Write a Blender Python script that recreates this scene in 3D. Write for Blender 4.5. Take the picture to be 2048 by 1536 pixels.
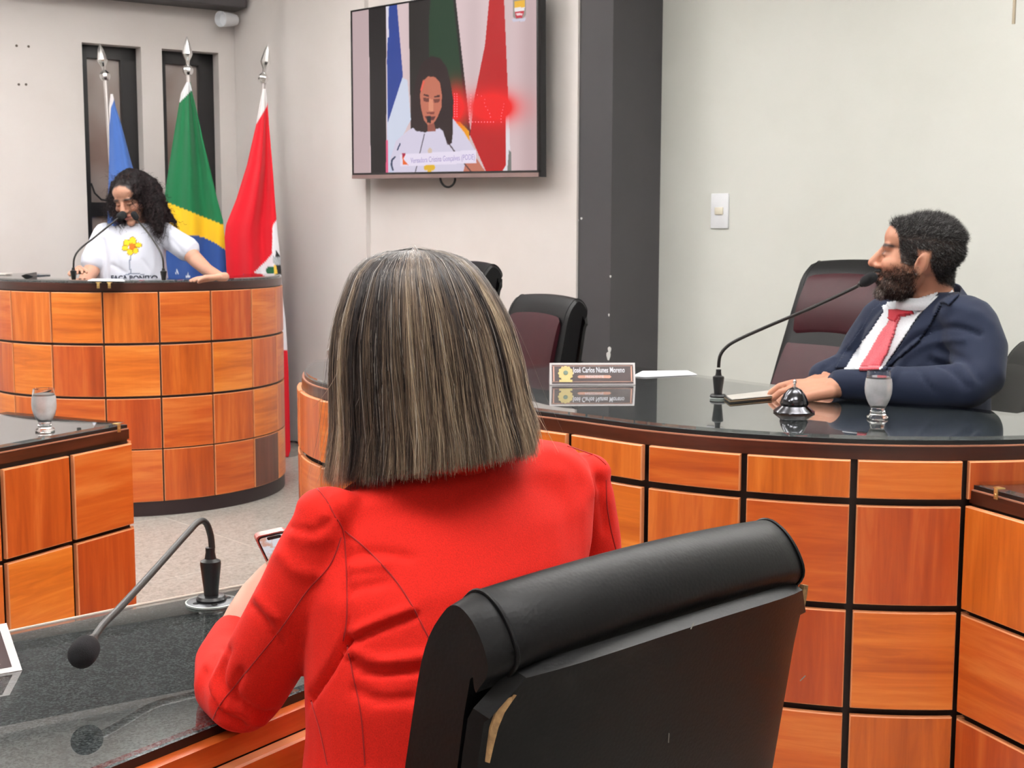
import bpy, bmesh, math, random
import numpy as np
from mathutils import Vector, Matrix, noise
from mathutils.bvhtree import BVHTree

random.seed(7)
RNG = np.random.RandomState(7)
sc = bpy.context.scene
for o in list(bpy.data.objects):
    bpy.data.objects.remove(o)

# ------------------------------------------------------------------ camera
FPX, PITCH, ROLL, CH = 2645.8, 0.1161, 0.0026, 1.35
_R = np.array([1.0, 0, 0]); _F = np.array([0, math.cos(PITCH), -math.sin(PITCH)])
_D = -np.array([0, math.sin(PITCH), math.cos(PITCH)])
_R2 = _R*math.cos(ROLL) - _D*math.sin(ROLL)
_D2 = _R*math.sin(ROLL) + _D*math.cos(ROLL)
CAM = np.array([0, 0, CH])
cd = bpy.data.cameras.new('camera'); cam = bpy.data.objects.new('camera', cd)
sc.collection.objects.link(cam); sc.camera = cam
cd.sensor_width = 36.0; cd.lens = FPX/2048*36.0
cd.clip_start = 0.05; cd.clip_end = 60
M = Matrix.Identity(4)
for i, c in enumerate((_R2, -_D2, -_F)):
    for j in range(3): M[j][i] = c[j]
M.translation = Vector(CAM)
cam.matrix_world = M
cd.dof.use_dof = True; cd.dof.focus_distance = 1.55; cd.dof.aperture_fstop = 28

# ------------------------------------------------------------------ world, lights, exposure
w = bpy.data.worlds.new('world'); sc.world = w; w.use_nodes = True
w.node_tree.nodes['Background'].inputs[0].default_value = (0.85, 0.9, 1.0, 1)
w.node_tree.nodes['Background'].inputs[1].default_value = 0.3
sc.view_settings.view_transform = 'Standard'
sc.view_settings.look = 'None'
sc.view_settings.exposure = 0.0
sc.view_settings.gamma = 1.0
sc.view_settings.use_curve_mapping = False
sc.cycles.use_denoising = True
sc.cycles.max_bounces = 10
sc.cycles.transparent_max_bounces = 16
sc.cycles.caustics_reflective = False
sc.cycles.caustics_refractive = False
CEIL = 3.3
LIGHTS = [(-3.2, 1.0, 55), (-3.2, 4.2, 55), (-1.0, 1.0, 60), (-1.0, 4.2, 60), (0.9, 1.0, 60), (0.95, 3.2, 60),
          (2.35, 3.9, 52), (-0.6, -1.8, 14), (1.6, -1.8, 14), (-4.1, 6.2, 55), (-1.3, 6.3, 52), (-2.7, 5.7, 26)]  # unseen lamps, placed and tuned to light the hall
for i, (lx, ly, pw) in enumerate(LIGHTS):
    ld = bpy.data.lights.new('unseen_lamp_light', 'AREA'); ld.shape = 'RECTANGLE'; ld.size = 1.2; ld.size_y = 0.3
    ld.energy = pw*0.30; ld.color = (1.0, 0.985, 0.98)
    lo = bpy.data.objects.new('unseen_lamp_light', ld); sc.collection.objects.link(lo)
    lo.location = (lx, ly, CEIL - 0.37)
    lo['light_of'] = i
    lu = ld.copy(); lu.energy = pw*1.0; lo2 = bpy.data.objects.new('added_uplight', lu); sc.collection.objects.link(lo2)  # uplight added to brighten the ceiling
    lo2.location = (lx, ly, CEIL - 0.29); lo2.rotation_euler = (math.pi, 0, 0); lo2['light_of'] = i

# ------------------------------------------------------------------ helpers
def _ray(x, y): return _F*FPX + _R2*(x-1024) + _D2*(y-768)
def P(x, y, Y):
    "world point at forward distance Y seen at photo position x, y (used while measuring the room)"
    v = _ray(x, y); return CAM + v*(Y/v[1])
def PZ(x, y, z):
    v = _ray(x, y); return CAM + v*((z-CH)/v[2])
def PW(x, y, A, n):
    v = _ray(x, y); A = np.array(A, float); n = np.array(n, float)
    return CAM + v*(np.dot(A-CAM, n)/np.dot(v, n))
def proj(pts):
    q = np.asarray(pts, float) - CAM
    d = q @ _F
    return np.stack([1024 + q @ _R2/d*FPX, 768 + q @ _D2/d*FPX], 1)

def link(o, parent=None):
    sc.collection.objects.link(o)
    if parent is not None: o.parent = parent
    return o
def empty(name, loc=(0, 0, 0), rz=0.0):
    o = bpy.data.objects.new(name, None); sc.collection.objects.link(o)
    o.location = loc; o.rotation_euler = (0, 0, rz); o.empty_display_size = 0.05
    return o
def tag(o, label=None, cat=None, group=None, kind=None):
    if label: o['label'] = label
    if cat: o['category'] = cat
    if group: o['group'] = group
    if kind: o['kind'] = kind
    return o
def mesh(name, verts, faces, mats, parent=None, smooth=False, world=False, midx=None):
    me = bpy.data.meshes.new(name)
    me.from_pydata([tuple(v) for v in verts], [], [tuple(f) for f in faces])
    if not isinstance(mats, (list, tuple)): mats = [mats]
    for m in mats: me.materials.append(m)
    if midx is not None: me.polygons.foreach_set('material_index', midx)
    bm = bmesh.new(); bm.from_mesh(me); bmesh.ops.recalc_face_normals(bm, faces=bm.faces); bm.to_mesh(me); bm.free()
    if smooth:
        me.polygons.foreach_set('use_smooth', [True]*len(me.polygons))
        if smooth != 'all':
            me.set_sharp_from_angle(angle=math.radians(float(smooth) if smooth is not True else 40))
    me.update()
    o = bpy.data.objects.new(name, me); link(o, parent)
    if world and parent is not None: unparent_fix(o, parent)
    return o
def unparent_fix(o, parent):
    "the mesh was written in world coordinates: undo the parent's placement"
    pm = Matrix.Translation(parent.location) @ parent.rotation_euler.to_matrix().to_4x4()
    if parent.parent is not None:
        pp = parent.parent
        pm = Matrix.Translation(pp.location) @ pp.rotation_euler.to_matrix().to_4x4() @ pm
    inv = pm.inverted()
    o.data.transform(inv)

class G:
    "collects shapes for one mesh"
    def __init__(s): s.v = []; s.f = []; s.m = []
    def add(s, v, f, m=0):
        n = len(s.v); s.v += [tuple(map(float, p)) for p in v]; s.f += [tuple(i+n for i in q) for q in f]; s.m += [m]*len(f)
        return s
    def box(s, c, d, m=0, rz=0.0, bev=0.0):
        cx, cy, cz = c; x, y, z = d[0]/2, d[1]/2, d[2]/2
        b = min(bev, x*.9, y*.9, z*.9)
        bm = bmesh.new(); bmesh.ops.create_cube(bm, size=1.0)
        for v in bm.verts: v.co = Vector((v.co.x*2*x, v.co.y*2*y, v.co.z*2*z))
        if b > 0: bmesh.ops.bevel(bm, geom=list(bm.edges), offset=b, segments=2, affect='EDGES', profile=0.5)
        cr, sr = math.cos(rz), math.sin(rz)
        bm.verts.index_update()
        s.add([(cx+v.co.x*cr-v.co.y*sr, cy+v.co.x*sr+v.co.y*cr, cz+v.co.z) for v in bm.verts],
              [[v.index for v in f.verts] for f in bm.faces], m)
        bm.free(); return s
    def lathe(s, c, prof, n=32, m=0, ax=None):
        c = np.array(c, float)
        if ax is None: X, Y, Z = np.eye(3)
        else:
            Z = np.array(ax, float); Z /= np.linalg.norm(Z)
            X = np.cross(Z, [0, 0, 1.0]) if abs(Z[2]) < .9 else np.cross(Z, [1.0, 0, 0]); X /= np.linalg.norm(X); Y = np.cross(Z, X)
        v = []; f = []
        for r, z in prof:
            for k in range(n):
                a = 2*math.pi*k/n
                v.append(c + X*r*math.cos(a) + Y*r*math.sin(a) + Z*z)
        for i in range(len(prof)-1):
            for k in range(n):
                k2 = (k+1) % n
                f.append((i*n+k, i*n+k2, (i+1)*n+k2, (i+1)*n+k))
        if prof[0][0] > 1e-6: f.append(tuple(range(n))[::-1])
        if prof[-1][0] > 1e-6: f.append(tuple((len(prof)-1)*n+k for k in range(n)))
        return s.add(v, f, m)
    def tube(s, path, r, n=8, m=0, cap=True, flat=1.0):
        path = [np.array(p, float) for p in path]; L = len(path)
        rr = [r]*L if np.isscalar(r) else list(r)
        up = None; v = []; f = []
        for i in range(L):
            t = path[min(i+1, L-1)] - path[max(i-1, 0)]; t /= (np.linalg.norm(t)+1e-12)
            if up is None:
                up = np.cross(t, [0, 0, 1.0]) if abs(t[2]) < .9 else np.cross(t, [1.0, 0, 0])
            up = up - t*np.dot(up, t); up /= (np.linalg.norm(up)+1e-12); b = np.cross(t, up)
            for k in range(n):
                a = 2*math.pi*k/n
                v.append(path[i] + up*rr[i]*math.cos(a) + b*rr[i]*math.sin(a)*flat)
        for i in range(L-1):
            for k in range(n):
                k2 = (k+1) % n; f.append((i*n+k, i*n+k2, (i+1)*n+k2, (i+1)*n+k))
        if cap: f.append(tuple(range(n))[::-1]); f.append(tuple((L-1)*n+k for k in range(n)))
        return s.add(v, f, m)
    def prism(s, out, z0, z1, m=0, side=None):
        n = len(out)
        v = [(p[0], p[1], z0) for p in out] + [(p[0], p[1], z1) for p in out]
        f = [tuple(range(n))[::-1], tuple(range(n, 2*n))] + [(i, (i+1) % n, n+(i+1) % n, n+i) for i in range(n)]
        s.add(v, f, m)
        if side is not None: s.m[-n:] = [side]*n
        return s
    def build(s, name, mats, parent=None, smooth=False, world=False):
        return mesh(name, s.v, s.f, mats, parent, smooth, world, s.m)

def spline(pts, n=8, closed=False):
    "Catmull-Rom through points"
    p = [np.array(q, float) for q in pts]; L = len(p); out = []
    rng = range(L) if closed else range(L-1)
    for i in rng:
        g = (lambda k: p[k % L]) if closed else (lambda k: p[min(max(k, 0), L-1)])
        p0, p1, p2, p3 = g(i-1), g(i), g(i+1), g(i+2)
        for k in range(n):
            t = k/n
            out.append(0.5*((2*p1) + (-p0+p2)*t + (2*p0-5*p1+4*p2-p3)*t*t + (-p0+3*p1-3*p2+p3)*t**3))
    if not closed: out.append(p[-1])
    return out
def inpoly(x, y, poly):
    inside = np.zeros(x.shape, bool); n = len(poly); j = n-1
    for i in range(n):
        xi, yi = poly[i]; xj, yj = poly[j]
        c = ((yi > y) != (yj > y)) & (x < (xj-xi)*(y-yi)/((yj-yi) if yj != yi else 1e-9)+xi)
        inside ^= c; j = i
    return inside
def distline(x, y, poly):
    d = np.full(x.shape, 1e9); 
    for (x0, y0), (x1, y1) in zip(poly[:-1], poly[1:]):
        dx, dy = x1-x0, y1-y0; L = dx*dx+dy*dy+1e-9
        t = np.clip(((x-x0)*dx+(y-y0)*dy)/L, 0, 1)
        d = np.minimum(d, np.hypot(x-x0-t*dx, y-y0-t*dy))
    return d
def setcol(o, cols, name='col'):
    me = o.data
    a = me.color_attributes.new(name, 'FLOAT_COLOR', 'POINT')
    c = np.ones((len(me.vertices), 4), np.float32); c[:, :3] = cols
    a.data.foreach_set('color', c.ravel())
def srgb(r, g, b):
    f = lambda c: (c/255/12.92) if c/255 <= .04045 else ((c/255+.055)/1.055)**2.4
    return (f(r), f(g), f(b))

# ---------- organic bodies: many solids fused into one continuous skin
def _ell(c, r, rot=None, n=20):
    bm = bmesh.new(); bmesh.ops.create_uvsphere(bm, u_segments=n, v_segments=n//2+2, radius=1.0)
    Rm = rot if rot is not None else Matrix.Identity(3)
    bm.verts.index_update()
    v = [Rm @ Vector((q.co.x*r[0], q.co.y*r[1], q.co.z*r[2])) + Vector(tuple(c)) for q in bm.verts]
    f = [[q.index for q in a.verts] for a in bm.faces]; bm.free()
    return v, f
def _cap(path, rs, n=20, flat=1.0):
    "tapered tube with rounded ends"
    path = [np.array(p, float) for p in path]
    d0 = path[0]-path[1]; d0 /= np.linalg.norm(d0); d1 = path[-1]-path[-2]; d1 /= np.linalg.norm(d1)
    rs = [rs]*len(path) if np.isscalar(rs) else list(rs)
    P_ = []; R_ = []
    for a in (88, 60, 30): P_.append(path[0]+d0*rs[0]*math.sin(math.radians(a))); R_.append(rs[0]*math.cos(math.radians(a)))
    P_ += path; R_ += rs
    for a in (30, 60, 88): P_.append(path[-1]+d1*rs[-1]*math.sin(math.radians(a))); R_.append(rs[-1]*math.cos(math.radians(a)))
    g = G(); g.tube(P_, R_, n=n, flat=flat); return g.v, g.f
def _rings(rings):
    "closed loft through rings of equal point count"
    n = len(rings[0]); v = [p for r in rings for p in r]; f = []
    for i in range(len(rings)-1):
        for k in range(n):
            k2 = (k+1) % n; f.append((i*n+k, i*n+k2, (i+1)*n+k2, (i+1)*n+k))
    f.append(tuple(range(n))[::-1]); f.append(tuple((len(rings)-1)*n+k for k in range(n)))
    return v, f
def organic(name, prims, mat, voxel=0.006, smooth=6, parent=None, factor=0.5):
    g = G()
    for v, f in prims: g.add(v, f)
    me = bpy.data.meshes.new(name+'_src'); me.from_pydata(g.v, [], g.f)
    bm = bmesh.new(); bm.from_mesh(me); bmesh.ops.recalc_face_normals(bm, faces=bm.faces); bm.to_mesh(me); bm.free()
    o = bpy.data.objects.new(name, me); sc.collection.objects.link(o)
    m = o.modifiers.new('r', 'REMESH'); m.mode = 'VOXEL'; m.voxel_size = voxel; m.use_smooth_shade = True
    m = o.modifiers.new('s', 'SMOOTH'); m.iterations = smooth; m.factor = factor
    dg = bpy.context.evaluated_depsgraph_get(); dg.update()
    me2 = bpy.data.meshes.new_from_object(o.evaluated_get(dg)); me2.name = name
    bpy.data.objects.remove(o); bpy.data.meshes.remove(me)
    me2.materials.clear(); me2.materials.append(mat)
    me2.polygons.foreach_set('use_smooth', [True]*len(me2.polygons))
    o = bpy.data.objects.new(name, me2); link(o, parent)
    return o
def co(o):
    a = np.empty(len(o.data.vertices)*3, np.float32); o.data.vertices.foreach_get('co', a); return a.reshape(-1, 3).astype(float)
def setco(o, a):
    o.data.vertices.foreach_set('co', np.ascontiguousarray(a, np.float32).ravel()); o.data.update()
def normals(o):
    a = np.empty(len(o.data.vertices)*3, np.float32); o.data.vertices.foreach_get('normal', a); return a.reshape(-1, 3).astype(float)
def folds(o, lines, FS=1.0):
    "press creases (negative) and ridges (positive) along measured lines: (points, half-width px, depth m)"
    v = co(o); n = normals(o); uv = proj(v)
    q_ = CAM-v; cs = (n*q_).sum(1)/np.linalg.norm(q_, axis=1); vis = np.clip((cs-.06)/.3, 0, 1)
    dz = np.zeros(len(v))
    for pts, wd, dp in lines:
        pts = [tuple(q) for q in spline(pts, 6)]
        d = distline(uv[:, 0], uv[:, 1], pts)
        dz += dp*FS*np.exp(-(d/wd)**2)
    setco(o, v + n*(dz*vis)[:, None])
def on_surface(o, pts, off=0.001):
    "photo line -> points lying on the mesh (first hit from the lens)"
    bvh = BVHTree.FromPolygons([tuple(v) for v in co(o)], [tuple(p.vertices) for p in o.data.polygons])
    out = []
    for x, y in pts:
        v = _ray(x, y); v = v/np.linalg.norm(v)
        h = bvh.ray_cast(Vector(CAM), Vector(v))
        if h[0] is not None: out.append(np.array(h[0]) + np.array(h[1])*off*(1 if np.dot(h[1], v) < 0 else -1))
    return out

# ------------------------------------------------------------------ materials
MATS = {}
def nt(name):
    m = bpy.data.materials.new(name); m.use_nodes = True; t = m.node_tree; t.nodes.clear()
    out = t.nodes.new('ShaderNodeOutputMaterial'); b = t.nodes.new('ShaderNodeBsdfPrincipled')
    t.links.new(b.outputs[0], out.inputs[0]); return m, t, b, out
def setb(b, rough=.5, metal=0, spec=.5, coat=0, coatr=.05, sheen=0):
    b.inputs['Roughness'].default_value = rough; b.inputs['Metallic'].default_value = metal
    b.inputs['Specular IOR Level'].default_value = spec
    b.inputs['Coat Weight'].default_value = coat; b.inputs['Coat Roughness'].default_value = coatr
    b.inputs['Sheen Weight'].default_value = sheen
def texco(t, kind='Object', scale=(1, 1, 1), rnd=False, rot=(0, 0, 0)):
    tc = t.nodes.new('ShaderNodeTexCoord'); mp = t.nodes.new('ShaderNodeMapping')
    mp.inputs['Scale'].default_value = scale; mp.inputs['Rotation'].default_value = rot
    t.links.new(tc.outputs[kind], mp.inputs['Vector'])
    if rnd:
        oi = t.nodes.new('ShaderNodeObjectInfo'); mu = t.nodes.new('ShaderNodeMath'); mu.operation = 'MULTIPLY'; mu.inputs[1].default_value = 37.0
        t.links.new(oi.outputs['Random'], mu.inputs[0]); t.links.new(mu.outputs[0], mp.inputs['Location'])
    return mp.outputs[0]
def noise_n(t, vec, scale, detail=4, rough=.55, dist=0):
    n = t.nodes.new('ShaderNodeTexNoise'); n.inputs['Scale'].default_value = scale; n.inputs['Detail'].default_value = detail
    n.inputs['Roughness'].default_value = rough; n.inputs['Distortion'].default_value = dist
    t.links.new(vec, n.inputs['Vector']); return n.outputs['Fac']
def ramp(t, fac, stops):
    r = t.nodes.new('ShaderNodeValToRGB'); e = r.color_ramp.elements
    while len(e) < len(stops): e.new(0.5)
    for i, (p, c) in enumerate(stops): e[i].position = p; e[i].color = (*c, 1)
    t.links.new(fac, r.inputs[0]); return r.outputs[0]
def bump(t, b, h, strength=.2, dist=.01):
    n = t.nodes.new('ShaderNodeBump'); n.inputs['Strength'].default_value = strength; n.inputs['Distance'].default_value = dist
    t.links.new(h, n.inputs['Height']); t.links.new(n.outputs[0], b.inputs['Normal'])
def plain(name, col, rough=.5, metal=0, spec=.5, coat=0, var=.06, vscale=8, bmp=0, bscale=60, sheen=0, emis=None):
    m, t, b, out = nt(name); setb(b, rough, metal, spec, coat, sheen=sheen)
    c = srgb(*col)
    vec = texco(t)
    f = noise_n(t, vec, vscale)
    lo = tuple(max(0, x*(1-var)) for x in c); hi = tuple(min(1, x*(1+var)) for x in c)
    t.links.new(ramp(t, f, [(.3, lo), (.7, hi)]), b.inputs['Base Color'])
    if bmp: bump(t, b, noise_n(t, vec, bscale, 3), bmp, .004)
    if emis: b.inputs['Emission Color'].default_value = (*c, 1); b.inputs['Emission Strength'].default_value = emis
    MATS[name] = m; return m
def wood(name, dark, mid, light, horiz, rough=.35, rnd=True, gs=1.0, coat=.25):
    m, t, b, out = nt(name); setb(b, rough, 0, .5, coat, .15)
    s = (3*gs, 3*gs, 40*gs) if horiz else (40*gs, 40*gs, 3*gs)
    vec = texco(t, scale=s, rnd=rnd)
    f = noise_n(t, vec, 1.0, 6, .6, .6)
    vec2 = texco(t, scale=tuple(q*.22 for q in s), rnd=rnd)
    f2 = noise_n(t, vec2, 1.0, 2, .5, 1.2)
    mx = t.nodes.new('ShaderNodeMath'); mx.operation = 'ADD'; t.links.new(f, mx.inputs[0]); t.links.new(f2, mx.inputs[1])
    hf = t.nodes.new('ShaderNodeMath'); hf.operation = 'MULTIPLY'; hf.inputs[1].default_value = .5; t.links.new(mx.outputs[0], hf.inputs[0])
    col = ramp(t, hf.outputs[0], [(.33, srgb(*dark)), (.5, srgb(*mid)), (.66, srgb(*light))])
    if rnd:
        oi = t.nodes.new('ShaderNodeObjectInfo')
        hsv = t.nodes.new('ShaderNodeHueSaturation')
        mr = t.nodes.new('ShaderNodeMapRange'); mr.inputs[3].default_value = .86; mr.inputs[4].default_value = 1.12
        t.links.new(oi.outputs['Random'], mr.inputs[0]); t.links.new(mr.outputs[0], hsv.inputs['Value'])
        mr2 = t.nodes.new('ShaderNodeMapRange'); mr2.inputs[3].default_value = .492; mr2.inputs[4].default_value = .506
        t.links.new(oi.outputs['Random'], mr2.inputs[0]); t.links.new(mr2.outputs[0], hsv.inputs['Hue'])
        t.links.new(col, hsv.inputs['Color']); col = hsv.outputs[0]
    t.links.new(col, b.inputs['Base Color'])
    bump(t, b, f, .08, .002)
    return m
W_H = wood('orange veneer grain across', (184, 82, 22), (214, 108, 35), (232, 138, 60), True)
W_V = wood('orange veneer grain upright', (172, 74, 21), (202, 95, 31), (222, 122, 52), False)
W_EDGE = plain('orange veneer edge', (222, 146, 98), .4, var=.1)
W_DARK = wood('dark stained wood', (42, 18, 12), (66, 30, 20), (92, 44, 30), True, .3, False)
W_GROOVE = plain('dark groove board', (34, 18, 14), .5)
PLINTH = plain('dark plinth laminate', (42, 26, 28), .4)
TRIMLINE = plain('copper coloured edge strip', (190, 130, 105), .35)
def granite(name, a, b_, c_, scale=260, rough=.12, stretch=(1, 1, 1)):
    m, t, b, out = nt(name); setb(b, rough, 0, .5, 0)
    vec = texco(t, scale=stretch); f = noise_n(t, vec, scale, 3, .7)
    f2 = noise_n(t, vec, scale*.35, 3, .6)
    mx = t.nodes.new('ShaderNodeMath'); mx.operation = 'MULTIPLY_ADD'; mx.inputs[1].default_value = .6; mx.inputs[2].default_value = .2
    t.links.new(f, mx.inputs[0])
    ad = t.nodes.new('ShaderNodeMath'); ad.operation = 'MULTIPLY_ADD'; ad.inputs[1].default_value = .25
    t.links.new(f2, ad.inputs[0]); t.links.new(mx.outputs[0], ad.inputs[2])
    t.links.new(ramp(t, ad.outputs[0], [(.5, srgb(*a)), (.62, srgb(*b_)), (.76, srgb(*c_))]), b.inputs['Base Color'])
    return m
GRANITE = granite('dark grey granite', (34, 38, 40), (70, 76, 78), (128, 132, 132))
FLOOR_M = granite('beige speckled floor', (128, 122, 113), (164, 161, 154), (188, 186, 180), 90, .35)
SLABEDGE = plain('slab edge with painted dark reflection', (26, 28, 30), .3)  # dark reflection painted into the colour of the slab sides
GROUT = plain('pale floor joint', (204, 200, 192), .5)
def glass_mat(name, tint=(.975, .985, .98), rough=0.0, extra=0.0):
    m = bpy.data.materials.new(name); m.use_nodes = True; t = m.node_tree; t.nodes.clear()
    out = t.nodes.new('ShaderNodeOutputMaterial'); tr = t.nodes.new('ShaderNodeBsdfTransparent'); gl = t.nodes.new('ShaderNodeBsdfGlossy')
    fr = t.nodes.new('ShaderNodeFresnel'); mx = t.nodes.new('ShaderNodeMixShader'); fr.inputs[0].default_value = 1.52
    tr.inputs[0].default_value = (*tint, 1); gl.inputs['Roughness'].default_value = rough
    ge = t.nodes.new('ShaderNodeNewGeometry'); iv = t.nodes.new('ShaderNodeMath'); iv.operation = 'SUBTRACT'; iv.inputs[0].default_value = 1.0
    t.links.new(ge.outputs['Backfacing'], iv.inputs[1])
    pw = t.nodes.new('ShaderNodeMath'); pw.operation = 'POWER'; pw.inputs[1].default_value = .48; t.links.new(fr.outputs[0], pw.inputs[0])
    mu = t.nodes.new('ShaderNodeMath'); mu.operation = 'MULTIPLY'; t.links.new(pw.outputs[0], mu.inputs[0]); t.links.new(iv.outputs[0], mu.inputs[1])
    t.links.new(mu.outputs[0], mx.inputs[0]); t.links.new(tr.outputs[0], mx.inputs[1]); t.links.new(gl.outputs[0], mx.inputs[2])
    t.links.new(mx.outputs[0], out.inputs[0]); return m
GLASS = glass_mat('clear table glass')
def real_glass(name, tint=(1, 1, 1), ior=1.45, rough=0.0):
    m, t, b, out = nt(name); setb(b, rough); b.inputs['Transmission Weight'].default_value = 1; b.inputs['IOR'].default_value = ior
    b.inputs['Base Color'].default_value = (*tint, 1); return m
CUP = real_glass('drinking glass'); WATER = real_glass('water', (.97, .99, 1), 1.33)
FROST = real_glass('misted glass', (.97, .98, 1), 1.25, .35)
def leather(name, col, rough=.42, bs=240):
    m, t, b, out = nt(name); setb(b, rough, 0, .28, .02, .3); vec = texco(t)
    f = noise_n(t, vec, 6, 4); c = srgb(*col)
    t.links.new(ramp(t, f, [(.3, tuple(x*.8 for x in c)), (.7, tuple(x*1.2 for x in c))]), b.inputs['Base Color'])
    vo = t.nodes.new('ShaderNodeTexVoronoi'); vo.inputs['Scale'].default_value = bs; t.links.new(vec, vo.inputs['Vector'])
    bump(t, b, vo.outputs['Distance'], .12, .0012); return m
LEA = leather('black leatherette', (7, 7, 9), .46); LEA_R = leather('dark maroon leatherette', (54, 18, 25), .42)
PLASTIC = plain('black plastic', (22, 23, 25), .35); RUBBER = plain('black foam', (20, 20, 24), .95, bmp=.6, bscale=900)
GREYMETAL = plain('grey gooseneck metal', (60, 58, 57), .4, .5)
BLACKMETAL = plain('black gooseneck metal', (38, 35, 34), .35, .4)
CHROME = plain('chrome', (225, 225, 225), .08, 1, var=.02); DARKCHROME = plain('dark chrome', (78, 78, 82), .07, 1, var=.02)
BRASS = plain('brass clip', (200, 170, 110), .3, .8); SILVER = plain('silver plastic edge', (205, 200, 200), .35, .2)
WHITEP = plain('white plastic', (232, 234, 238), .4); PAPER = plain('white paper', (236, 238, 242), .8)
def skin_m(name='skin', sss=.12):
    m, t, b, out = nt(name); setb(b, .5, 0, .4)
    a = t.nodes.new('ShaderNodeVertexColor'); a.layer_name = 'col'
    t.links.new(a.outputs[0], b.inputs['Base Color'])
    b.inputs['Subsurface Weight'].default_value = sss; b.inputs['Subsurface Radius'].default_value = (1, .35, .2); b.inputs['Subsurface Scale'].default_value = .008
    return m
SKIN = skin_m()
def vcol_m(name, rough=.7, sheen=0, bmp=0, bscale=300, spec=.3):
    m, t, b, out = nt(name); setb(b, rough, 0, spec, sheen=sheen)
    a = t.nodes.new('ShaderNodeVertexColor'); a.layer_name = 'col'; t.links.new(a.outputs[0], b.inputs['Base Color'])
    if bmp: bump(t, b, noise_n(t, texco(t), bscale, 3), bmp, .003)
    return m
FLAGM = vcol_m('printed flag cloth', .75, .2)
SHIRTM = vcol_m('printed white cotton', .85, .2)
HAIRM = vcol_m('hair strands', .42, 0, spec=.5)
HAIRM2 = vcol_m('curly hair', .6, 0, .8, 260, spec=.18)
def fabric(name, col, scale=500, rough=.8, b_=.15, sheen=.3, var=.08):
    m, t, b, out = nt(name); setb(b, rough, 0, .25, sheen=sheen); c = srgb(*col); vec = texco(t)
    f = noise_n(t, vec, scale, 2); t.links.new(ramp(t, f, [(.3, tuple(x*(1-var) for x in c)), (.7, tuple(min(1, x*(1+var)) for x in c))]), b.inputs['Base Color'])
    bump(t, b, f, b_, .001); return m
REDCLOTH = fabric('red blazer cloth', (222, 32, 18), 700, .8, .2, .04, .12)
NAVY = fabric('navy suit cloth', (25, 34, 56), 500, .75, .15, .08)
WHITECLOTH = fabric('white shirt cloth', (226, 230, 236), 400)
TIE = fabric('red tie cloth', (206, 92, 102), 260, .55, .3, .2, .25)

# ------------------------------------------------------------------ room shell
A0 = PZ(590, 885, 0); A0[2] = 0
dT = np.array([.69, -.724, 0]); dT /= np.linalg.norm(dT)          # TV wall, running to the right and nearer
nT = np.array([dT[1], -dT[0], 0])                                  # towards the hall
if nT[1] > 0: nT = -nT
def wall_at(px, A=A0, n=nT): q = PW(px, 458, A, n); q[2] = 0; return q
CORNER = wall_at(485)
dW = np.array([.834, .55, 0]); dW /= np.linalg.norm(dW)            # window wall, running to the right and away
nW = np.array([dW[1], -dW[0], 0])
PIL = P(1222, 458, 6.40); PIL[2] = 0                               # near vertical arris of the pillar
def plaster(name, col, stain):
    m, t, b, out = nt(name); setb(b, .75, 0, .3); vec = texco(t); c = srgb(*col); s_ = srgb(*stain)
    f = noise_n(t, vec, 1.1, 5, .6); f2 = noise_n(t, vec, 60, 4, .6)
    t.links.new(ramp(t, f, [(.3, s_), (.6, c)]), b.inputs['Base Color']); bump(t, b, f2, .12, .004); return m
WALL_A = plaster('cream wall paint', (218, 212, 209), (211, 204, 200)); WALL_B = plaster('pale grey green wall paint', (213, 214, 208), (206, 207, 200))
DARKPAINT = plaster('charcoal pillar paint', (76, 74, 76), (70, 69, 71)); CEILM = plaster('white ceiling paint', (238, 237, 233), (232, 231, 227))

def slab_wall(name, a, b, z0, z1, th, n, mat, openings=()):
    "wall with front face a-b facing n; openings are (s0,s1,z0,z1) along it"
    a = np.array(a); b = np.array(b); L = np.linalg.norm((b-a)[:2]); d = (b-a)/L; nb = -np.array(n)*th
    ss = sorted({0, L, *[q for o_ in openings for q in o_[:2]]}); zs = sorted({z0, z1, *[q for o_ in openings for q in o_[2:]]})
    g = G()
    def in_open(s, z): return any(o_[0] < s < o_[1] and o_[2] < z < o_[3] for o_ in openings)
    for i in range(len(ss)-1):
        for j in range(len(zs)-1):
            if in_open((ss[i]+ss[i+1])/2, (zs[j]+zs[j+1])/2): continue
            p = [a+d*ss[i], a+d*ss[i+1]]
            q = [np.array([*p[0][:2], zs[j]]), np.array([*p[1][:2], zs[j]]), np.array([*p[1][:2], zs[j+1]]), np.array([*p[0][:2], zs[j+1]])]
            g.add(q + [x+nb for x in q], [(0, 1, 2, 3), (7, 6, 5, 4), (0, 4, 5, 1), (1, 5, 6, 2), (2, 6, 7, 3), (3, 7, 4, 0)])
    o = g.build(name, mat); tag(o, kind='structure'); return o

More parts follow.
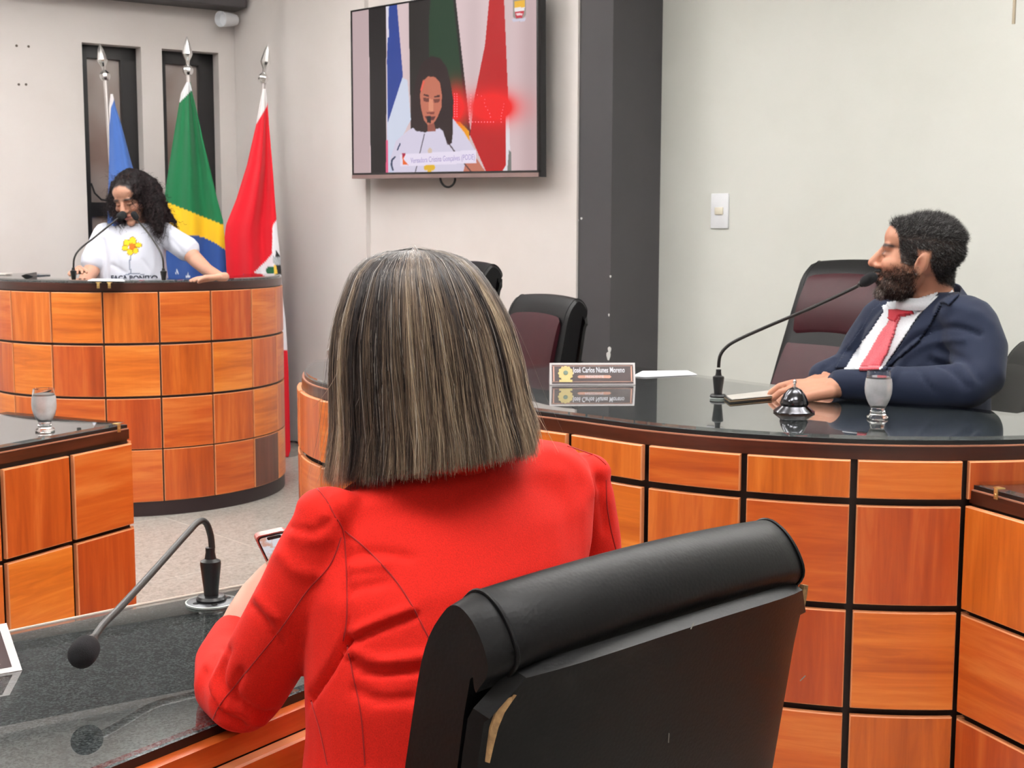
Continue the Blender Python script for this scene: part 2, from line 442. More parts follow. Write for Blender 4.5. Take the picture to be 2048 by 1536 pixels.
# floor: screed slab with large speckled tiles on it, pale joints between
fl = G(); fl.box((-.5, 3.2, -.06), (11.5, 14.0, .1184)); FL = fl.build('floor', GROUT); tag(FL, kind='structure')
j1 = PZ(330, 1035, 0); j2 = PZ(520, 1098, 0); ang = math.atan2(j2[1]-j1[1], j2[0]-j1[0])
TS = 1.0; tm = None
cr, sr = math.cos(ang), math.sin(ang)
for i in range(-6, 7):
    for j in range(-9, 7):
        u, v = (i+.5)*TS, (j+.5)*TS
        x = j1[0] + cr*u - sr*v; y = j1[1] + sr*u + cr*v
        if not (-5.6 < x < 4.6 and -3.2 < y < 9.6): continue
        if tm is None:
            g = G(); g.box((0, 0, 0), (TS-.006, TS-.006, .01), bev=.001); ob = g.build('floor_tile', FLOOR_M, FL); tm = ob.data
        else: ob = bpy.data.objects.new('floor_tile', tm); link(ob, FL)
        ob.location = (x, y, -.005); ob.rotation_euler[2] = ang

# window wall (left, at the back)
WL = 5.2; wa = CORNER - dW*WL
def sW(px, py=250): return float(np.dot(PW(px, py, CORNER, nW)-wa, dW))
wz1 = PW(300, 95, CORNER, nW)[2]
w1 = (sW(169), sW(286)); w2 = (sW(327.5), sW(440))
op = [(w1[0], w1[1], .9, wz1), (w2[0], w2[1], .9, wz1)]
slab_wall('wall_left', wa, CORNER+dW*.25, 0, CEIL, .3, nW, WALL_A, op)
WF = plain('black window frame', (24, 22, 24), .35); 
WG, t_, b_, o_ = nt('night dark window pane'); setb(b_, .22, 0, .5); b_.inputs['Base Color'].default_value = (*srgb(84, 74, 70), 1)
ff = noise_n(t_, texco(t_, scale=(1, 1, .7)), 2.2, 2); t_.links.new(ramp(t_, ff, [(.35, srgb(135, 112, 104)), (.7, srgb(176, 170, 167))]), b_.inputs['Base Color'])
for k, (s0, s1) in enumerate((w1, w2)):
    root = empty('window_%d' % (k+1), tuple((wa+dW*(s0+s1)/2 - nW*.13)[:2]) + (.9,), math.atan2(dW[1], dW[0])); tag(root, kind='structure')
    W_ = s1-s0; H_ = wz1-.9; fr = .055
    g = G(); g.box((-W_/2+fr/2, 0, H_/2), (fr, .06, H_)); g.box((W_/2-fr*.9, 0, H_/2), (fr*1.8, .06, H_)); g.box((0, 0, H_-fr*.7), (W_, .06, fr*1.4)); g.box((0, 0, fr/2), (W_, .06, fr))
    zb = PW(200, 418, CORNER, nW)[2]-.9
    g.box((0, 0, zb), (W_, .062, .085)); g.build('window_frame', WF, root)
    if k == 0:
        g = G(); g.tube([(-W_/2+fr, -.035, zb+.16), (-W_/2+fr+.02, -.035, zb+.1), (-W_/2+fr+.06, -.035, zb+.06), (-W_/2+fr+.14, -.035, zb+.045)], .006); g.build('window_latch', WF, root)
    gg = G(); gg.box((0, .01, (H_-fr+zb)/2), (W_-2*fr, .01, H_-fr-zb)); gg.build('pane', WG, root)
    gg = G(); gg.box((0, .01, (zb+fr)/2), (W_-2*fr, .01, zb-fr)); gg.build('pane', WG, root)
# TV wall, pillar, right wall
NS = 0.0
pj = wall_at(741)
slab_wall('wall_back', pj, wall_at(1153), 0, CEIL, .2, nT, WALL_A)
# the stretch next to the corner stands a little proud and is uneven
g = G(); Lp = float(np.dot(pj-CORNER, dT)); N = 40; rows = 12
vv = []; 
for j in range(rows+1):
    z = CEIL*j/rows
    for i in range(N+1):
        s = Lp*i/N
        px = 485 + (741-485)*(i/N)**.9
        wob = .012*math.exp(-((px-612-6*math.sin(z*2))/16)**2) - .020*math.exp(-((px-582-5*math.sin(z*1.6+1))/14)**2)*min(1, max(0, 1.9-z)+.35)
        q = CORNER + dT*s + nT*(.03+wob); vv.append((q[0], q[1], z))
n0 = len(vv)
for j in range(rows+1):
    for i in range(N+1):
        x, y, z = vv[j*(N+1)+i]; q = np.array([x, y, z]) - nT*.2; vv.append(tuple(q))
fc = []
for j in range(rows):
    for i in range(N):
        a = j*(N+1)+i; fc.append((a, a+1, a+N+2, a+N+1)); fc.append((n0+a+N+1, n0+a+N+2, n0+a+1, n0+a))
for j in range(rows):
    for e in (0, N):
        a = j*(N+1)+e; fc.append((a, a+N+1, n0+a+N+1, n0+a))
tag(mesh('wall_back_corner', vv, fc, WALL_A, smooth=30), kind='structure')
wl_ = .24; wd = .36
q = [PIL, PIL-dT*wl_, PIL-dT*wl_-nT*.6, PIL-nT*.6]
g = G(); g.prism([tuple(x[:2]) for x in q], 0, CEIL); pil = g.build('pillar_1', DARKPAINT); tag(pil, kind='structure')
fl2 = PLASTER_CHIP = plain('bare plaster chip', (214, 214, 212), .9)
for (cx, cy, rx, ry) in ((1217, 712, 5, 9), (1219, 700, 4, 7), (1163, 437, 2.5, 2.5), (1156, 441, 2.5, 2.2), (1221, 553, 1.8, 2.5), (1218, 630, 1.8, 3)):
    c = PW(cx, cy, PIL, nT); k = c[1]/FPX
    g = G(); ring = [c + nT*.0015 + dT*rx*k*math.cos(a)*(1+.3*math.sin(3*a)) + np.array([0, 0, 1])*ry*k*math.sin(a) for a in np.linspace(0, 2*math.pi, 11)[:-1]]
    ring2 = [p_ - nT*.003 for p_ in ring]; g.add(ring+ring2, [tuple(range(10)), tuple(range(10, 20))[::-1]]+[(i, (i+1) % 10, 10+(i+1) % 10, 10+i) for i in range(10)])
    g.build('plaster_chip', PLASTER_CHIP, pil)
B0 = PIL - nT*wd
slab_wall('wall_right', B0, B0+dT*6.0, 0, CEIL, .2, nT, WALL_B)
# far sides of the hall, behind and beside the lens
BR = B0+dT*6.0
slab_wall('wall_near_right', BR, (BR[0], -3.6, 0), 0, CEIL, .2, np.array([-1, 0, 0]), WALL_A)
slab_wall('wall_near', (BR[0], -3.6, 0), (-5.9, -3.6, 0), 0, CEIL, .2, np.array([0, 1, 0]), WALL_A)
slab_wall('wall_far_left', (-5.9, -3.6, 0), tuple(wa), 0, CEIL, .2, np.array([1, 0, 0]), WALL_A)
g = G(); g.box((-.5, 3.2, CEIL+.06), (13, 15, .12)); tag(g.build('ceiling', CEILM), kind='structure')
# dark boxed beam under the ceiling along the window wall
zt = PW(400, 8, CORNER-dW*.05+nW*.18, nW)[2]
g = G(); c = CORNER - dW*(WL/2+.02) + nW*.10
g.box((c[0], c[1], (zt+CEIL)/2-.06), (WL, .2, CEIL-zt-.12), rz=math.atan2(dW[1], dW[0]), bev=.005); tag(g.build('trim_1', plain('dark boxed beam', (70, 66, 68), .5)), kind='structure')
LAMPW = plain('lamp housing', (235, 235, 235), .4)
ups = {o['light_of']: o for o in sc.objects if o.name.startswith('added_uplight')}
for o in [o for o in sc.objects if o.name.startswith('unseen_lamp_light')]:
    root = empty('unseen_ceiling_light', (o.location.x, o.location.y, CEIL-.35)); tag(root, 'unseen strip lamp under the ceiling, suspended form and uplight added', 'ceiling light', 'unseen added strip lamps under the ceiling')
    g = G()
    for sx in (-1, 1): g.box((sx*.615, 0, .02), (.03, .36, .08)); g.box((0, sx*.165, .02), (1.26, .03, .08))
    g.box((0, 0, .02), (1.2, .32, .03)); g.build('lamp_frame', LAMPW, root)  # suspended housing and hangers added to carry the uplight
    for sx in (-.5, .5):
        g = G(); g.tube([(sx, 0, .03), (sx, 0, .35)], .004, 6); g.build('hanger', LAMPW, root)
    u = ups[o['light_of']]; o.parent = root; o.location = (0, 0, -.012); u.parent = root; u.location = (0, 0, .055)

# ------------------------------------------------------------------ panelled desks
def tile_mesh(w, h, t=.014, bend=0.0, ch=.0025, nseg=None):
    "veneered panel, outer face towards -y, bent to radius 1/bend (positive bulges towards -y); edges chamfered in lighter veneer"
    nseg = nseg or (6 if abs(bend) > 1e-4 else 1)
    v = []; f = []; m = []
    prof = [(-h/2, t*.0), (-h/2, -(t-ch)), (-h/2+ch, -t), (h/2-ch, -t), (h/2, -(t-ch)), (h/2, 0)]
    cols = [(-w/2, 0), (-w/2+ch, 1)] + [(-w/2+ch+(w-2*ch)*k/nseg, 1) for k in range(1, nseg)] + [(w/2-ch, 1), (w/2, 0)]
    for x, full in cols:
        for z, y in prof:
            yy = y if full else max(y, -(t-ch))
            if bend: 
                a = x*bend; R_ = 1/bend
                px, py = (R_-yy)*math.sin(a), R_-(R_-yy)*math.cos(a)
            else: px, py = x, yy
            v.append((px, py, z))
    n = len(prof)
    for i in range(len(cols)-1):
        for k in range(n-1):
            f.append((i*n+k, (i+1)*n+k, (i+1)*n+k+1, i*n+k+1)); m.append(0 if (k == 2 and 0 < i < len(cols)-2) else 1)
        f.append((i*n+n-1, (i+1)*n+n-1, (i+1)*n, i*n)); m.append(1)
    f.append(tuple(range(n))); f.append(tuple((len(cols)-1)*n+k for k in range(n))[::-1]); m += [1, 1]
    return v, f, m
_TM = {}
def place_tile(parent, x, y, z, rz, w, h, horiz, bend=0.0, t=.014):
    key = (round(w, 4), round(h, 4), horiz, round(bend, 2), t)
    if key not in _TM:
        v, f, m = tile_mesh(w, h, t, bend)
        me = bpy.data.meshes.new('panel'); me.from_pydata(v, [], f)
        me.materials.append(W_H if horiz else W_V); me.materials.append(W_EDGE); me.polygons.foreach_set('material_index', m)
        bm = bmesh.new(); bm.from_mesh(me); bmesh.ops.recalc_face_normals(bm, faces=bm.faces); bm.to_mesh(me); bm.free()
        _TM[key] = me
    o = bpy.data.objects.new('panel', _TM[key]); link(o, parent)
    o.location = (x-parent.location.x, y-parent.location.y, z-parent.location.z); o.rotation_euler[2] = rz
    return o
def local(o_list, root): 
    for p in o_list: p.data.transform(Matrix.Translation(-Vector(root.location)))
def clip(name, p, rz, parent=None):
    root = parent
    g = G(); g.box((p[0], p[1], p[2]+.002), (.022, .016, .003), rz=rz, bev=.001)
    cx, cy = p[0]+math.sin(rz)*.009, p[1]-math.cos(rz)*.009
    g.box((cx, cy, p[2]-.011), (.012, .003, .024), rz=rz, bev=.001); g.lathe((cx+math.sin(rz)*.002, cy-math.cos(rz)*.002, p[2]-.013), [(.004, 0), (.003, .002)], 10, ax=(math.sin(rz), -math.cos(rz), 0))
    o = g.build(name, BRASS, root, 30); 
    if root is not None: local([o], root)
    return o

# --- round speaker's lectern
PC = np.array([-1.9303, 6.8347]); PR = .7349; TH0 = -.6336; DTH = .3444
lect = empty('speaker_lectern', (PC[0], PC[1], 0)); tag(lect, 'round drum-shaped lectern clad in square orange wood panels, the standing speaker behind it', 'lectern')
def arc(r, a0, a1, n, c=PC): return [(c[0]+r*math.sin(a0+(a1-a0)*k/n), c[1]-r*math.cos(a0+(a1-a0)*k/n)) for k in range(n+1)]
a0, a1 = TH0-DTH*4, TH0+DTH*8
def shell(name, r0, r1, z0, z1, mat, parent, n=64, a0=a0, a1=a1):
    g = G(); o_ = arc(r1, a0, a1, n); i_ = arc(r0, a0, a1, n)[::-1]; 
    # strip of quads to keep the ring well formed
    no = n+1
    v = [(p[0], p[1], z) for z in (z0, z1) for p in o_] + [(p[0], p[1], z) for z in (z0, z1) for p in i_[::-1]]
    f = []
    for k in range(n):
        f += [(k, k+1, no+k+1, no+k), (2*no+k, 3*no+k, 3*no+k+1, 2*no+k+1), (k, 2*no+k, 2*no+k+1, k+1), (no+k, no+k+1, 3*no+k+1, 3*no+k)]
    for k in (0, n): f.append((k, no+k, 3*no+k, 2*no+k))
    g.add(v, f); ob = g.build(name, mat, parent, 30); local([ob], parent); return ob
shell('body', PR-.04, PR-.012, .07, 1.066, W_GROOVE, lect)
shell('plinth', PR-.06, PR-.006, 0, .07, PLINTH, lect)
shell('rim', PR-.03, PR-.004, 1.064, 1.101, W_DARK, lect)
zz = [1.0633, .8167, .5667, .3167, .07]
for c in range(-4, 8):
    a = TH0 + DTH*(c+.5)
    for r in range(4):
        h = zz[r]-zz[r+1]-(.012 if r < 3 else .0); zc = (zz[r]+zz[r+1])/2 + (0 if r else -.0)
        if r == 0: h -= .0
        x = PC[0]+(PR-.014)*math.sin(a); y = PC[1]-(PR-.014)*math.cos(a)
        o = place_tile(lect, x, y, zc, a, DTH*PR-.012, h, (c+r) % 2 == 1, 1/(PR-.014), .014)
        if r == 3 and c == 5: o.data = o.data.copy(); o.data.materials[0] = wood('dark replaced panel', (92, 50, 34), (108, 60, 42), (122, 72, 52), False, .4); o['label'] = 'darker brown replacement panel at the foot'
        if c >= 4: pass
g = G(); front = arc(PR-.012, -1.9, 1.9, 60); inner = [(PC[0]+.54*math.sin(a), PC[1]-.54*math.cos(a)) for a in np.linspace(1.9, -1.9, 40)]
ft = front+inner
g.prism([(p[0]-PC[0], p[1]-PC[1]) for p in ft], 1.098, 1.108); g.build('granite_top', GRANITE, lect)
g = G(); g.prism([((p[0]-PC[0])*.995, (p[1]-PC[1])*.995) for p in ft], 1.109, 1.115); g.build('glass_top', GLASS, lect)
for px in (197, 219):
    q = PZ(px, 566, 1.115); clip('glass_clip', q, math.atan2(q[0]-PC[0], -(q[1]-PC[1])), lect)
LT = 1.116

# --- presiding desk: straight run, rounded left end, curved right part
CP = [(-.727, 4.78), (-.72, 4.5), (-.665, 4.235), (-.56, 4.03), (-.40, 3.885), (-.217, 3.719), (-.03, 3.55), (.154, 3.3816), (.3385, 3.209), (.5567, 3.0815), (.798, 3.0074), (1.0439, 2.9947), (1.29, 3.04), (1.53, 3.15), (1.75, 3.32), (1.93, 3.55), (1.98, 3.8)]
CV = np.array(spline(CP, 12)); SL = np.concatenate([[0], np.cumsum(np.linalg.norm(np.diff(CV, axis=0), axis=1))])
def cpt(s):
    s = min(max(s, 0), SL[-1]-1e-4)
    i = int(np.searchsorted(SL, s, 'right')-1); t = (s-SL[i])/(SL[i+1]-SL[i]); p = CV[i]*(1-t)+CV[i+1]*t
    d = CV[min(i+2, len(CV)-1)]-CV[max(i-1, 0)]; return p, d/np.linalg.norm(d)
sW0 = SL[7*12]
desk = empty('presiding_desk', (.9, 3.6, 0)); tag(desk, 'long curved presiding desk of orange wood panels with a dark glass-covered granite top', 'desk')
BACK = [(1.86, 4.0), (1.62, 3.72), (1.31, 3.40), (1.02, 3.75), (.744, 4.112), (.506, 4.46), (.254, 4.749), (.14, 4.64), (.02, 4.517), (-.15, 4.55), (-.4, 4.68), (-.657, 4.817)]
def offset(s, d_):  # outward normal offset of the front curve
    p, t = cpt(s); return p + np.array([t[1], -t[0]])*d_ 
fr_ = lambda d_: [tuple(offset(s, d_)) for s in np.linspace(0, SL[-1], 90)]
def deskpart(name, outl, z0, z1, mat):
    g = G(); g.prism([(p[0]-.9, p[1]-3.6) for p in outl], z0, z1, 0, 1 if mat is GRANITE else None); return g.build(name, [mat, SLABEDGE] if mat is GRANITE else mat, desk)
inn = [(p[0], p[1]) for p in BACK]
deskpart('body', fr_(-.012)+fr_(-.05)[::-1], .06, .826, W_GROOVE)
deskpart('plinth', fr_(-.025)+fr_(-.045)[::-1], 0, .06, PLINTH)
deskpart('rim', fr_(-.002)+inn, .826, .858, W_DARK)
deskpart('edge_strip', fr_(-.004)+inn, .858, .861, TRIMLINE)
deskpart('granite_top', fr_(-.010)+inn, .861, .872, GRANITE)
deskpart('glass_top', fr_(-.016)+inn, .873, .880, GLASS)
DT = .881
for k in range(-8, 7):
    s0 = sW0 + .25*k
    if s0 < .02 or s0+.25 > SL[-1]: continue
    p, t = cpt(s0+.125); rz = math.atan2(t[1], t[0])
    pa, ta = cpt(s0+.01); pb, tb = cpt(s0+.24); bend = (math.atan2(tb[1], tb[0])-math.atan2(ta[1], ta[0]))/.23
    mid = (pa+pb)/2; sag = .0
    x, y = p - np.array([t[1], -t[0]])*0.012*-0 
    rows = [(.826, .738, 0), (.7205, .488, 1), (.4705, .238, 2), (.2205, .062, 3)] if k > -3 else [(.826, .634, 0), (.616, .384, 1), (.366, .134, 2), (.116, .062, 3)]
    for (zt_, zb_, r) in rows:
        place_tile(desk, x, y, (zt_+zb_)/2, rz, .234, zt_-zb_, (k+r) % 2 == 1 if k > -3 else (k+r) % 2 == 0, round(bend, 1), .014)
# --- lower wing that leaves the presiding desk towards the hall
wing = empty('side_bench', (1.05, 2.98, 0)); tag(wing, 'lower wood-panelled bench at the edge of the picture, meeting the presiding desk at a corner', 'bench')
wd_ = np.array([.36, -.93]); wd_ /= np.linalg.norm(wd_); wn = np.array([wd_[1], -wd_[0]])      # wn points to the hall
if wn[0] > 0: wn = -wn
wr = math.atan2(wd_[1], wd_[0])
def orient(dv, nv):   # rotation for a tile whose outer face (-y local) looks along nv
    return math.atan2(nv[0], -nv[1])
def bench(root, o, d, n, L, wdt, rows, ztop, start=0.0, ph=0, cols=None, tw=.25, gap=.014, rimcol=W_DARK, inset=.0, vgap=.017):
    "straight panelled bench: o = front corner, d along it, n outward"
    rx, ry = root.location.x, root.location.y
    def pr(name, a, b, c, e, z0, z1, mat):
        q = [o+d*a-n*c, o+d*b-n*c, o+d*b-n*e, o+d*a-n*e]
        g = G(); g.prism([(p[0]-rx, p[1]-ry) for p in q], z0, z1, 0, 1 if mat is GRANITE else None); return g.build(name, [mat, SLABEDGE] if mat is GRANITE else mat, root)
    zt0 = ztop-.05
    pr('body', 0, L, .012, wdt, .06, zt0, W_GROOVE); pr('plinth', 0, L, .03, wdt-.02, 0, .06, PLINTH)
    pr('rim', 0, L, .004, wdt, zt0, ztop-.021, rimcol); pr('edge_strip', 0, L, .006, wdt, ztop-.021, ztop-.018, TRIMLINE)
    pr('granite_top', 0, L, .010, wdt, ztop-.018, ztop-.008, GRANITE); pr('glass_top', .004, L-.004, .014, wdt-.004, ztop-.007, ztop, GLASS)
    s = start; k = 0; rz = orient(d, n)
    while s < L-.02:
        w_ = min(tw, L-s)
        for r in range(len(rows)-1):
            c = o+d*(s+w_/2)
            place_tile(root, c[0]-n[0]*0, c[1], (rows[r]+rows[r+1])/2, rz, w_-gap, rows[r]-rows[r+1]-(vgap if r else vgap*.5), (k+r+ph) % 2 == 0, 0, .014)
        s += tw; k += 1
bench(wing, np.array([1.047, 2.985]), wd_, wn, 2.0, .5, [.7292, .4794, .2293, .06], .78, ph=1)
clip('glass_clip', (*(np.array([1.047, 2.985])+wd_*.10), .781), orient(wd_, wn), wing)
# --- left bench with its end corner
c0 = np.array([-1.1, 3.86]); 
ld = np.array([-.46, -.89]); ld = -np.array([(-1.134+1.258), (3.885-3.634)]); ld /= np.linalg.norm(ld); ln = np.array([-ld[1], ld[0]])
if ln[0] < 0: ln = -ln
lb = empty('left_bench', (c0[0], c0[1], 0)); tag(lb, 'straight orange-panelled bench with a water glass near its corner', 'bench')
oc = np.array([-1.134, 3.885])
bench(lb, oc, ld, ln, 3.0, .5, [.722, .472, .222, .06], .78, ph=0, gap=.016)
clip('glass_clip', (*(oc+ld*.055), .781), orient(ld, ln), lb)
# end face panels of the left bench (hidden side, towards the lectern)
for r, (a, b) in enumerate(((.722, .481), (.463, .231), (.213, .062))):
    for k in range(2):
        c = oc - ln*(.125+.25*k)
        place_tile(lb, c[0], c[1], (a+b)/2, orient(ln, -ld), .234, a-b, (k+r) % 2 == 0, 0, .014)

# --- near bench where the woman in red sits
nb = empty('near_bench', (-.35, 1.7, 0)); tag(nb, 'granite-topped wooden bench in front of the woman in the red blazer', 'bench')
FARP = [PZ(*p, .78)[:2] for p in ((22.7, 1260), (250, 1213), (513, 1164))]
NEARP = [PZ(*p, .78)[:2] for p in ((190, 1535), (400.8, 1452))]
dn = NEARP[1]-NEARP[0]; dn /= np.linalg.norm(dn); df = FARP[2]-FARP[0]; df /= np.linalg.norm(df)
far = [FARP[0]-df*1.3, FARP[0], FARP[1], FARP[2], FARP[2]+df*.25]
near = [NEARP[1]+dn*.26, NEARP[1], NEARP[0], NEARP[0]-dn*.6, NEARP[0]-dn*1.3]
def npart(name, fa, ne, z0, z1, mat, so=0.0):
    nrm = np.array([dn[1], -dn[0]])
    q = [p + nrm*so for p in far] if False else list(far)
    q = q + [p + nrm*so for p in near]
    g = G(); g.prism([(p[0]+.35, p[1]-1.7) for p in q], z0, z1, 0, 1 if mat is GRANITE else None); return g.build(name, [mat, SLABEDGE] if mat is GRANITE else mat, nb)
npart('body', far, near, .605, .735, W_GROOVE, -.02)
nin = np.array([dn[1], -dn[0]])*.04
for nm_, z0_, z1_, mt_ in (('far_panel', .06, .605, W_GROOVE), ('plinth', 0, .06, PLINTH)):
    q = [p for p in far]+[p+nin for p in far[::-1]]; g = G(); g.prism([(p[0]+.35, p[1]-1.7) for p in q], z0_, z1_); g.build(nm_, mt_, nb)
W_TOP = wood('orange top edge wood', (170, 74, 26), (204, 98, 40), (228, 130, 62), True, .35, False)
npart('rim', far, near, .735, .762, W_TOP, .02)
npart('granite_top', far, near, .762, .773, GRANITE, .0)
npart('glass_top', far, near, .774, .780, GLASS, -.003)
g = G(); g.tube([(*(p), .7785) for p in far], .0022, 6); o = g.build('glass_edge_bead', plain('pale glass edge', (222, 205, 190), .3), nb); local([o], nb)
nrm = np.array([dn[1], -dn[0]]); rz = orient(dn, nrm)
bb = NEARP[1]+nrm*.022
sj = -.16
for k in range(-5, 2):
    s_ = sj + .42*k if k >= 0 else sj+.42*k
    c = bb + dn*(s_+.21)
    if s_+.42 > .28: continue
    place_tile(nb, c[0], c[1], .672, rz, .405, .124, True, 0, .018)
c = bb + dn*(sj+.21+.0); pass
NT = .7805

# ------------------------------------------------------------------ desktop things
def gooseneck(name, base, pts, rad, head, label, stem=.10, sr_=.010, hl=.045, hr=.014, plate=0.0, metal=BLACKMETAL, silver=None, neck=None):
    root = empty(name, tuple(base)); tag(root, label, 'microphone', 'gooseneck microphones')
    B = np.array(base, float)
    if plate: 
        g = G(); g.lathe((0, 0, 0), [(plate, 0), (plate, .0025), (plate*.9, .004), (plate*.5, .0045)], 40); g.build('base_plate', plain('grey base plate', (96, 98, 102), .35, .4), root, 30)
        g = G(); g.lathe((0, 0, 0), [(plate*1.04, 0), (plate*1.06, .003), (plate*1.0, .0035), (plate*.985, .001)], 40); g.build('pale_ring', plain('pale ring', (190, 200, 196), .3), root, 30)
        g = G()
        for a in (3.9, .6, 5.1): g.lathe((plate*.72*math.cos(a), plate*.72*math.sin(a), .0042), [(plate*.13, 0), (plate*.12, .0008)], 14)
        g.build('screw_hole', plain('hole black', (10, 10, 10), .8), root)
        g = G(); g.lathe((0, 0, .004), [(sr_*1.9, 0), (sr_*1.95, .004), (sr_*1.7, .008), (sr_*1.2, .009)], 28); g.build('collar', PLASTIC, root, 30)
    g = G(); g.lathe((0, 0, .004), [(sr_*.85, 0), (sr_, stem*.35), (sr_*1.22, stem*.72), (sr_*1.34, stem*.93), (sr_*1.3, stem), (sr_*.75, stem*1.06), (sr_*.6, stem*1.22), (sr_*.62, stem*1.34), (sr_*.3, stem*1.35)], 28)
    g.build('socket', PLASTIC, root, 30)
    path = spline([np.array(p)-B for p in pts], 10)
    g = G(); g.tube(path, rad, 10); g.build('gooseneck', metal, root, 40)
    e = path[-1]; d = path[-1]-path[-3]; d /= np.linalg.norm(d)
    if silver:
        g = G(); g.lathe(e-d*silver, [(rad, 0), (rad*1.2, silver*.3), (rad*2.0, silver), (rad*1.5, silver*1.25)], 16, ax=d); g.build('head_collar', metal, root, 30)
    pr_ = [(hr*math.sin(math.acos(max(-1, min(1, 1-2*u)))) * (1 if u > .5 else .96) + 0, (u)*hl) for u in np.linspace(0.0, 1, 12)]
    pr_ = [(hr*min(1, (1-abs(2*u-1)**3.2))**.5, u*hl) for u in np.linspace(0, 1, 16)]
    g = G(); g.lathe(e, pr_, 24, ax=d); g.build('foam_head', RUBBER, root, 60)
    return root
b1 = PZ(423, 1206, NT)
y1 = b1[1]
gooseneck('desk_microphone', b1, [P(424, 1096, y1), P(421, 1070, y1), P(412, 1046, y1-.008), P(398, 1043, y1-.022), P(375, 1066, y1-.06), P(300, 1150, y1-.185), P(240, 1215, y1-.29), P(208, 1248, y1-.34), P(181, 1285, y1-.385)],
          [.0058]*1 and .0050, None, 'black gooseneck microphone bent low over the near granite bench', stem=.062, sr_=.0118, hl=.044, hr=.0175, plate=.037, metal=GREYMETAL, silver=.014)
b2 = PZ(1436, 797, DT); y2 = b2[1]
gooseneck('desk_microphone', b2, [P(1437, 735, y2), P(1440, 712, y2), P(1452, 695, y2), P(1475, 680, y2-.01), P(1530, 655, y2-.03), P(1620, 617, y2-.07), P(1700, 580, y2-.1), P(1722, 568, y2-.12)],
          .0048, None, 'black gooseneck microphone reaching up to the bearded man', stem=.058, sr_=.012, hl=.055, hr=.0155, plate=.022, metal=BLACKMETAL, silver=.01)
b3 = PZ(147.5, 561, LT); b4 = PZ(327.5, 562, LT)
ym = b3[1]
gooseneck('lectern_microphone', b3, [P(147, 536, ym), P(149, 515, ym), P(161, 497, ym+.02), P(190, 474, ym+.08), P(228, 443, ym+.18), P(236, 437, ym+.2)],
          .0042, None, "gooseneck microphone on the lectern, nearer the window side of the speaker's mouth", stem=.04, sr_=.011, hl=.05, hr=.02, metal=BLACKMETAL)
gooseneck('lectern_microphone', b4, [P(327, 536, ym), P(325, 515, ym), P(316, 495, ym+.04), P(298, 468, ym+.1), P(278, 444, ym+.2), P(275, 440, ym+.21)],
          .0042, None, 'gooseneck microphone on the lectern rising in front of the yellow flower print', stem=.04, sr_=.011, hl=.045, hr=.015, metal=BLACKMETAL)

def water_glass(base, h, label, red=False):
    root = empty('water_glass', tuple(base)); tag(root, label, 'glass', 'stemmed water glasses')
    s = h/.115
    outer = [(.0, 0), (.0245, 0), (.0258, .002), (.0245, .006), (.0205, .0085), (.0175, .0125), (.0182, .0165), (.0160, .021), (.0168, .0245), (.0218, .034), (.0272, .046), (.0312, .060), (.0322, .072), (.0316, .085), (.0296, .098), (.0274, .113), (.0268, .115)]
    inner = [(.0258, .1145), (.0264, .112), (.0285, .098), (.0305, .085), (.0311, .072), (.0300, .060), (.026, .047), (.0205, .036), (.012, .028), (0, .0265)]
    g = G(); g.lathe((0, 0, 0), [(r*s, z*s) for r, z in outer+inner], 48); g.build('glass_body', CUP, root, 60)
    lv = .101
    wt = [(0, .0275)] + [(r*s-.0004 if r else 0, z) for r, z in [(.0115, .0290), (.0200, .037), (.0255, .048), (.0295, .061), (.0306, .072), (.0300, .085), (.0280, .097), (.0276, lv)]] 
    g = G(); g.lathe((0, 0, 0), [(r, z*s) for r, z in wt] + [(0, lv*s)], 48); g.build('water', WATER, root, 60)
    # condensation film outside the bowl
    fl_ = [(r*s+.0002, z*s) for r, z in [(.0172, .0265), (.0218, .034), (.0272, .046), (.0312, .060), (.0322, .072), (.0316, .085), (.0298, .097)]]
    g = G(); g.lathe((0, 0, 0), fl_, 48); g.build('condensation', MIST, root, 60)
    return root
m_, t_, b_, o_ = nt('condensation film'); setb(b_, .5); b_.inputs['Base Color'].default_value = (.92, .94, .97, 1)
nz_ = noise_n(t_, texco(t_), 40, 3); mr_ = t_.nodes.new('ShaderNodeMapRange'); mr_.inputs[3].default_value = .34; mr_.inputs[4].default_value = .66; t_.links.new(nz_, mr_.inputs[0]); t_.links.new(mr_.outputs[0], b_.inputs['Alpha']); MIST = m_
water_glass(PZ(90, 862, NT), .121, 'misted glass of water on the left panelled bench')
water_glass(PZ(1755, 836, DT), .120, "misted glass of water by the bearded man's elbow")
# call bell
bb_ = PZ(1588, 824, DT); bell = empty('call_bell', tuple(bb_)); tag(bell, 'dark chrome domed call bell beside the hand of the bearded man', 'bell')
k = bb_[1]/FPX
g = G(); g.lathe((0, 0, 0), [(0, 0), (41*k, 0), (41.5*k, 2*k), (37*k, 6*k), (30*k, 11*k), (26*k, 15*k), (0, 15*k)], 48); g.build('base', DARKCHROME, bell, 35)
g = G(); g.lathe((0, 0, 15*k), [(0, 0), (28*k, 0), (28.5*k, 3*k), (26*k, 12*k), (21*k, 22*k), (13*k, 31*k), (6*k, 35*k), (0, 36*k)], 48); g.build('dome', DARKCHROME, bell, 35)
g = G(); g.lathe((0, 0, 50*k), [(3*k, 0), (2.4*k, 5*k), (2.4*k, 8*k), (3.6*k, 10*k), (3.8*k, 13*k), (2*k, 16*k), (0, 16.5*k)], 20); g.build('plunger', CHROME, bell, 35)

def flat_quad(name, pts, th, mat, root=None):
    g = G(); n = len(pts); up = np.array([0, 0, th])
    g.add(list(pts)+[np.array(p)+up for p in pts], [tuple(range(n))[::-1], tuple(range(n, 2*n))]+[(i, (i+1) % n, n+(i+1) % n, n+i) for i in range(n)])
    return g.build(name, mat, root)
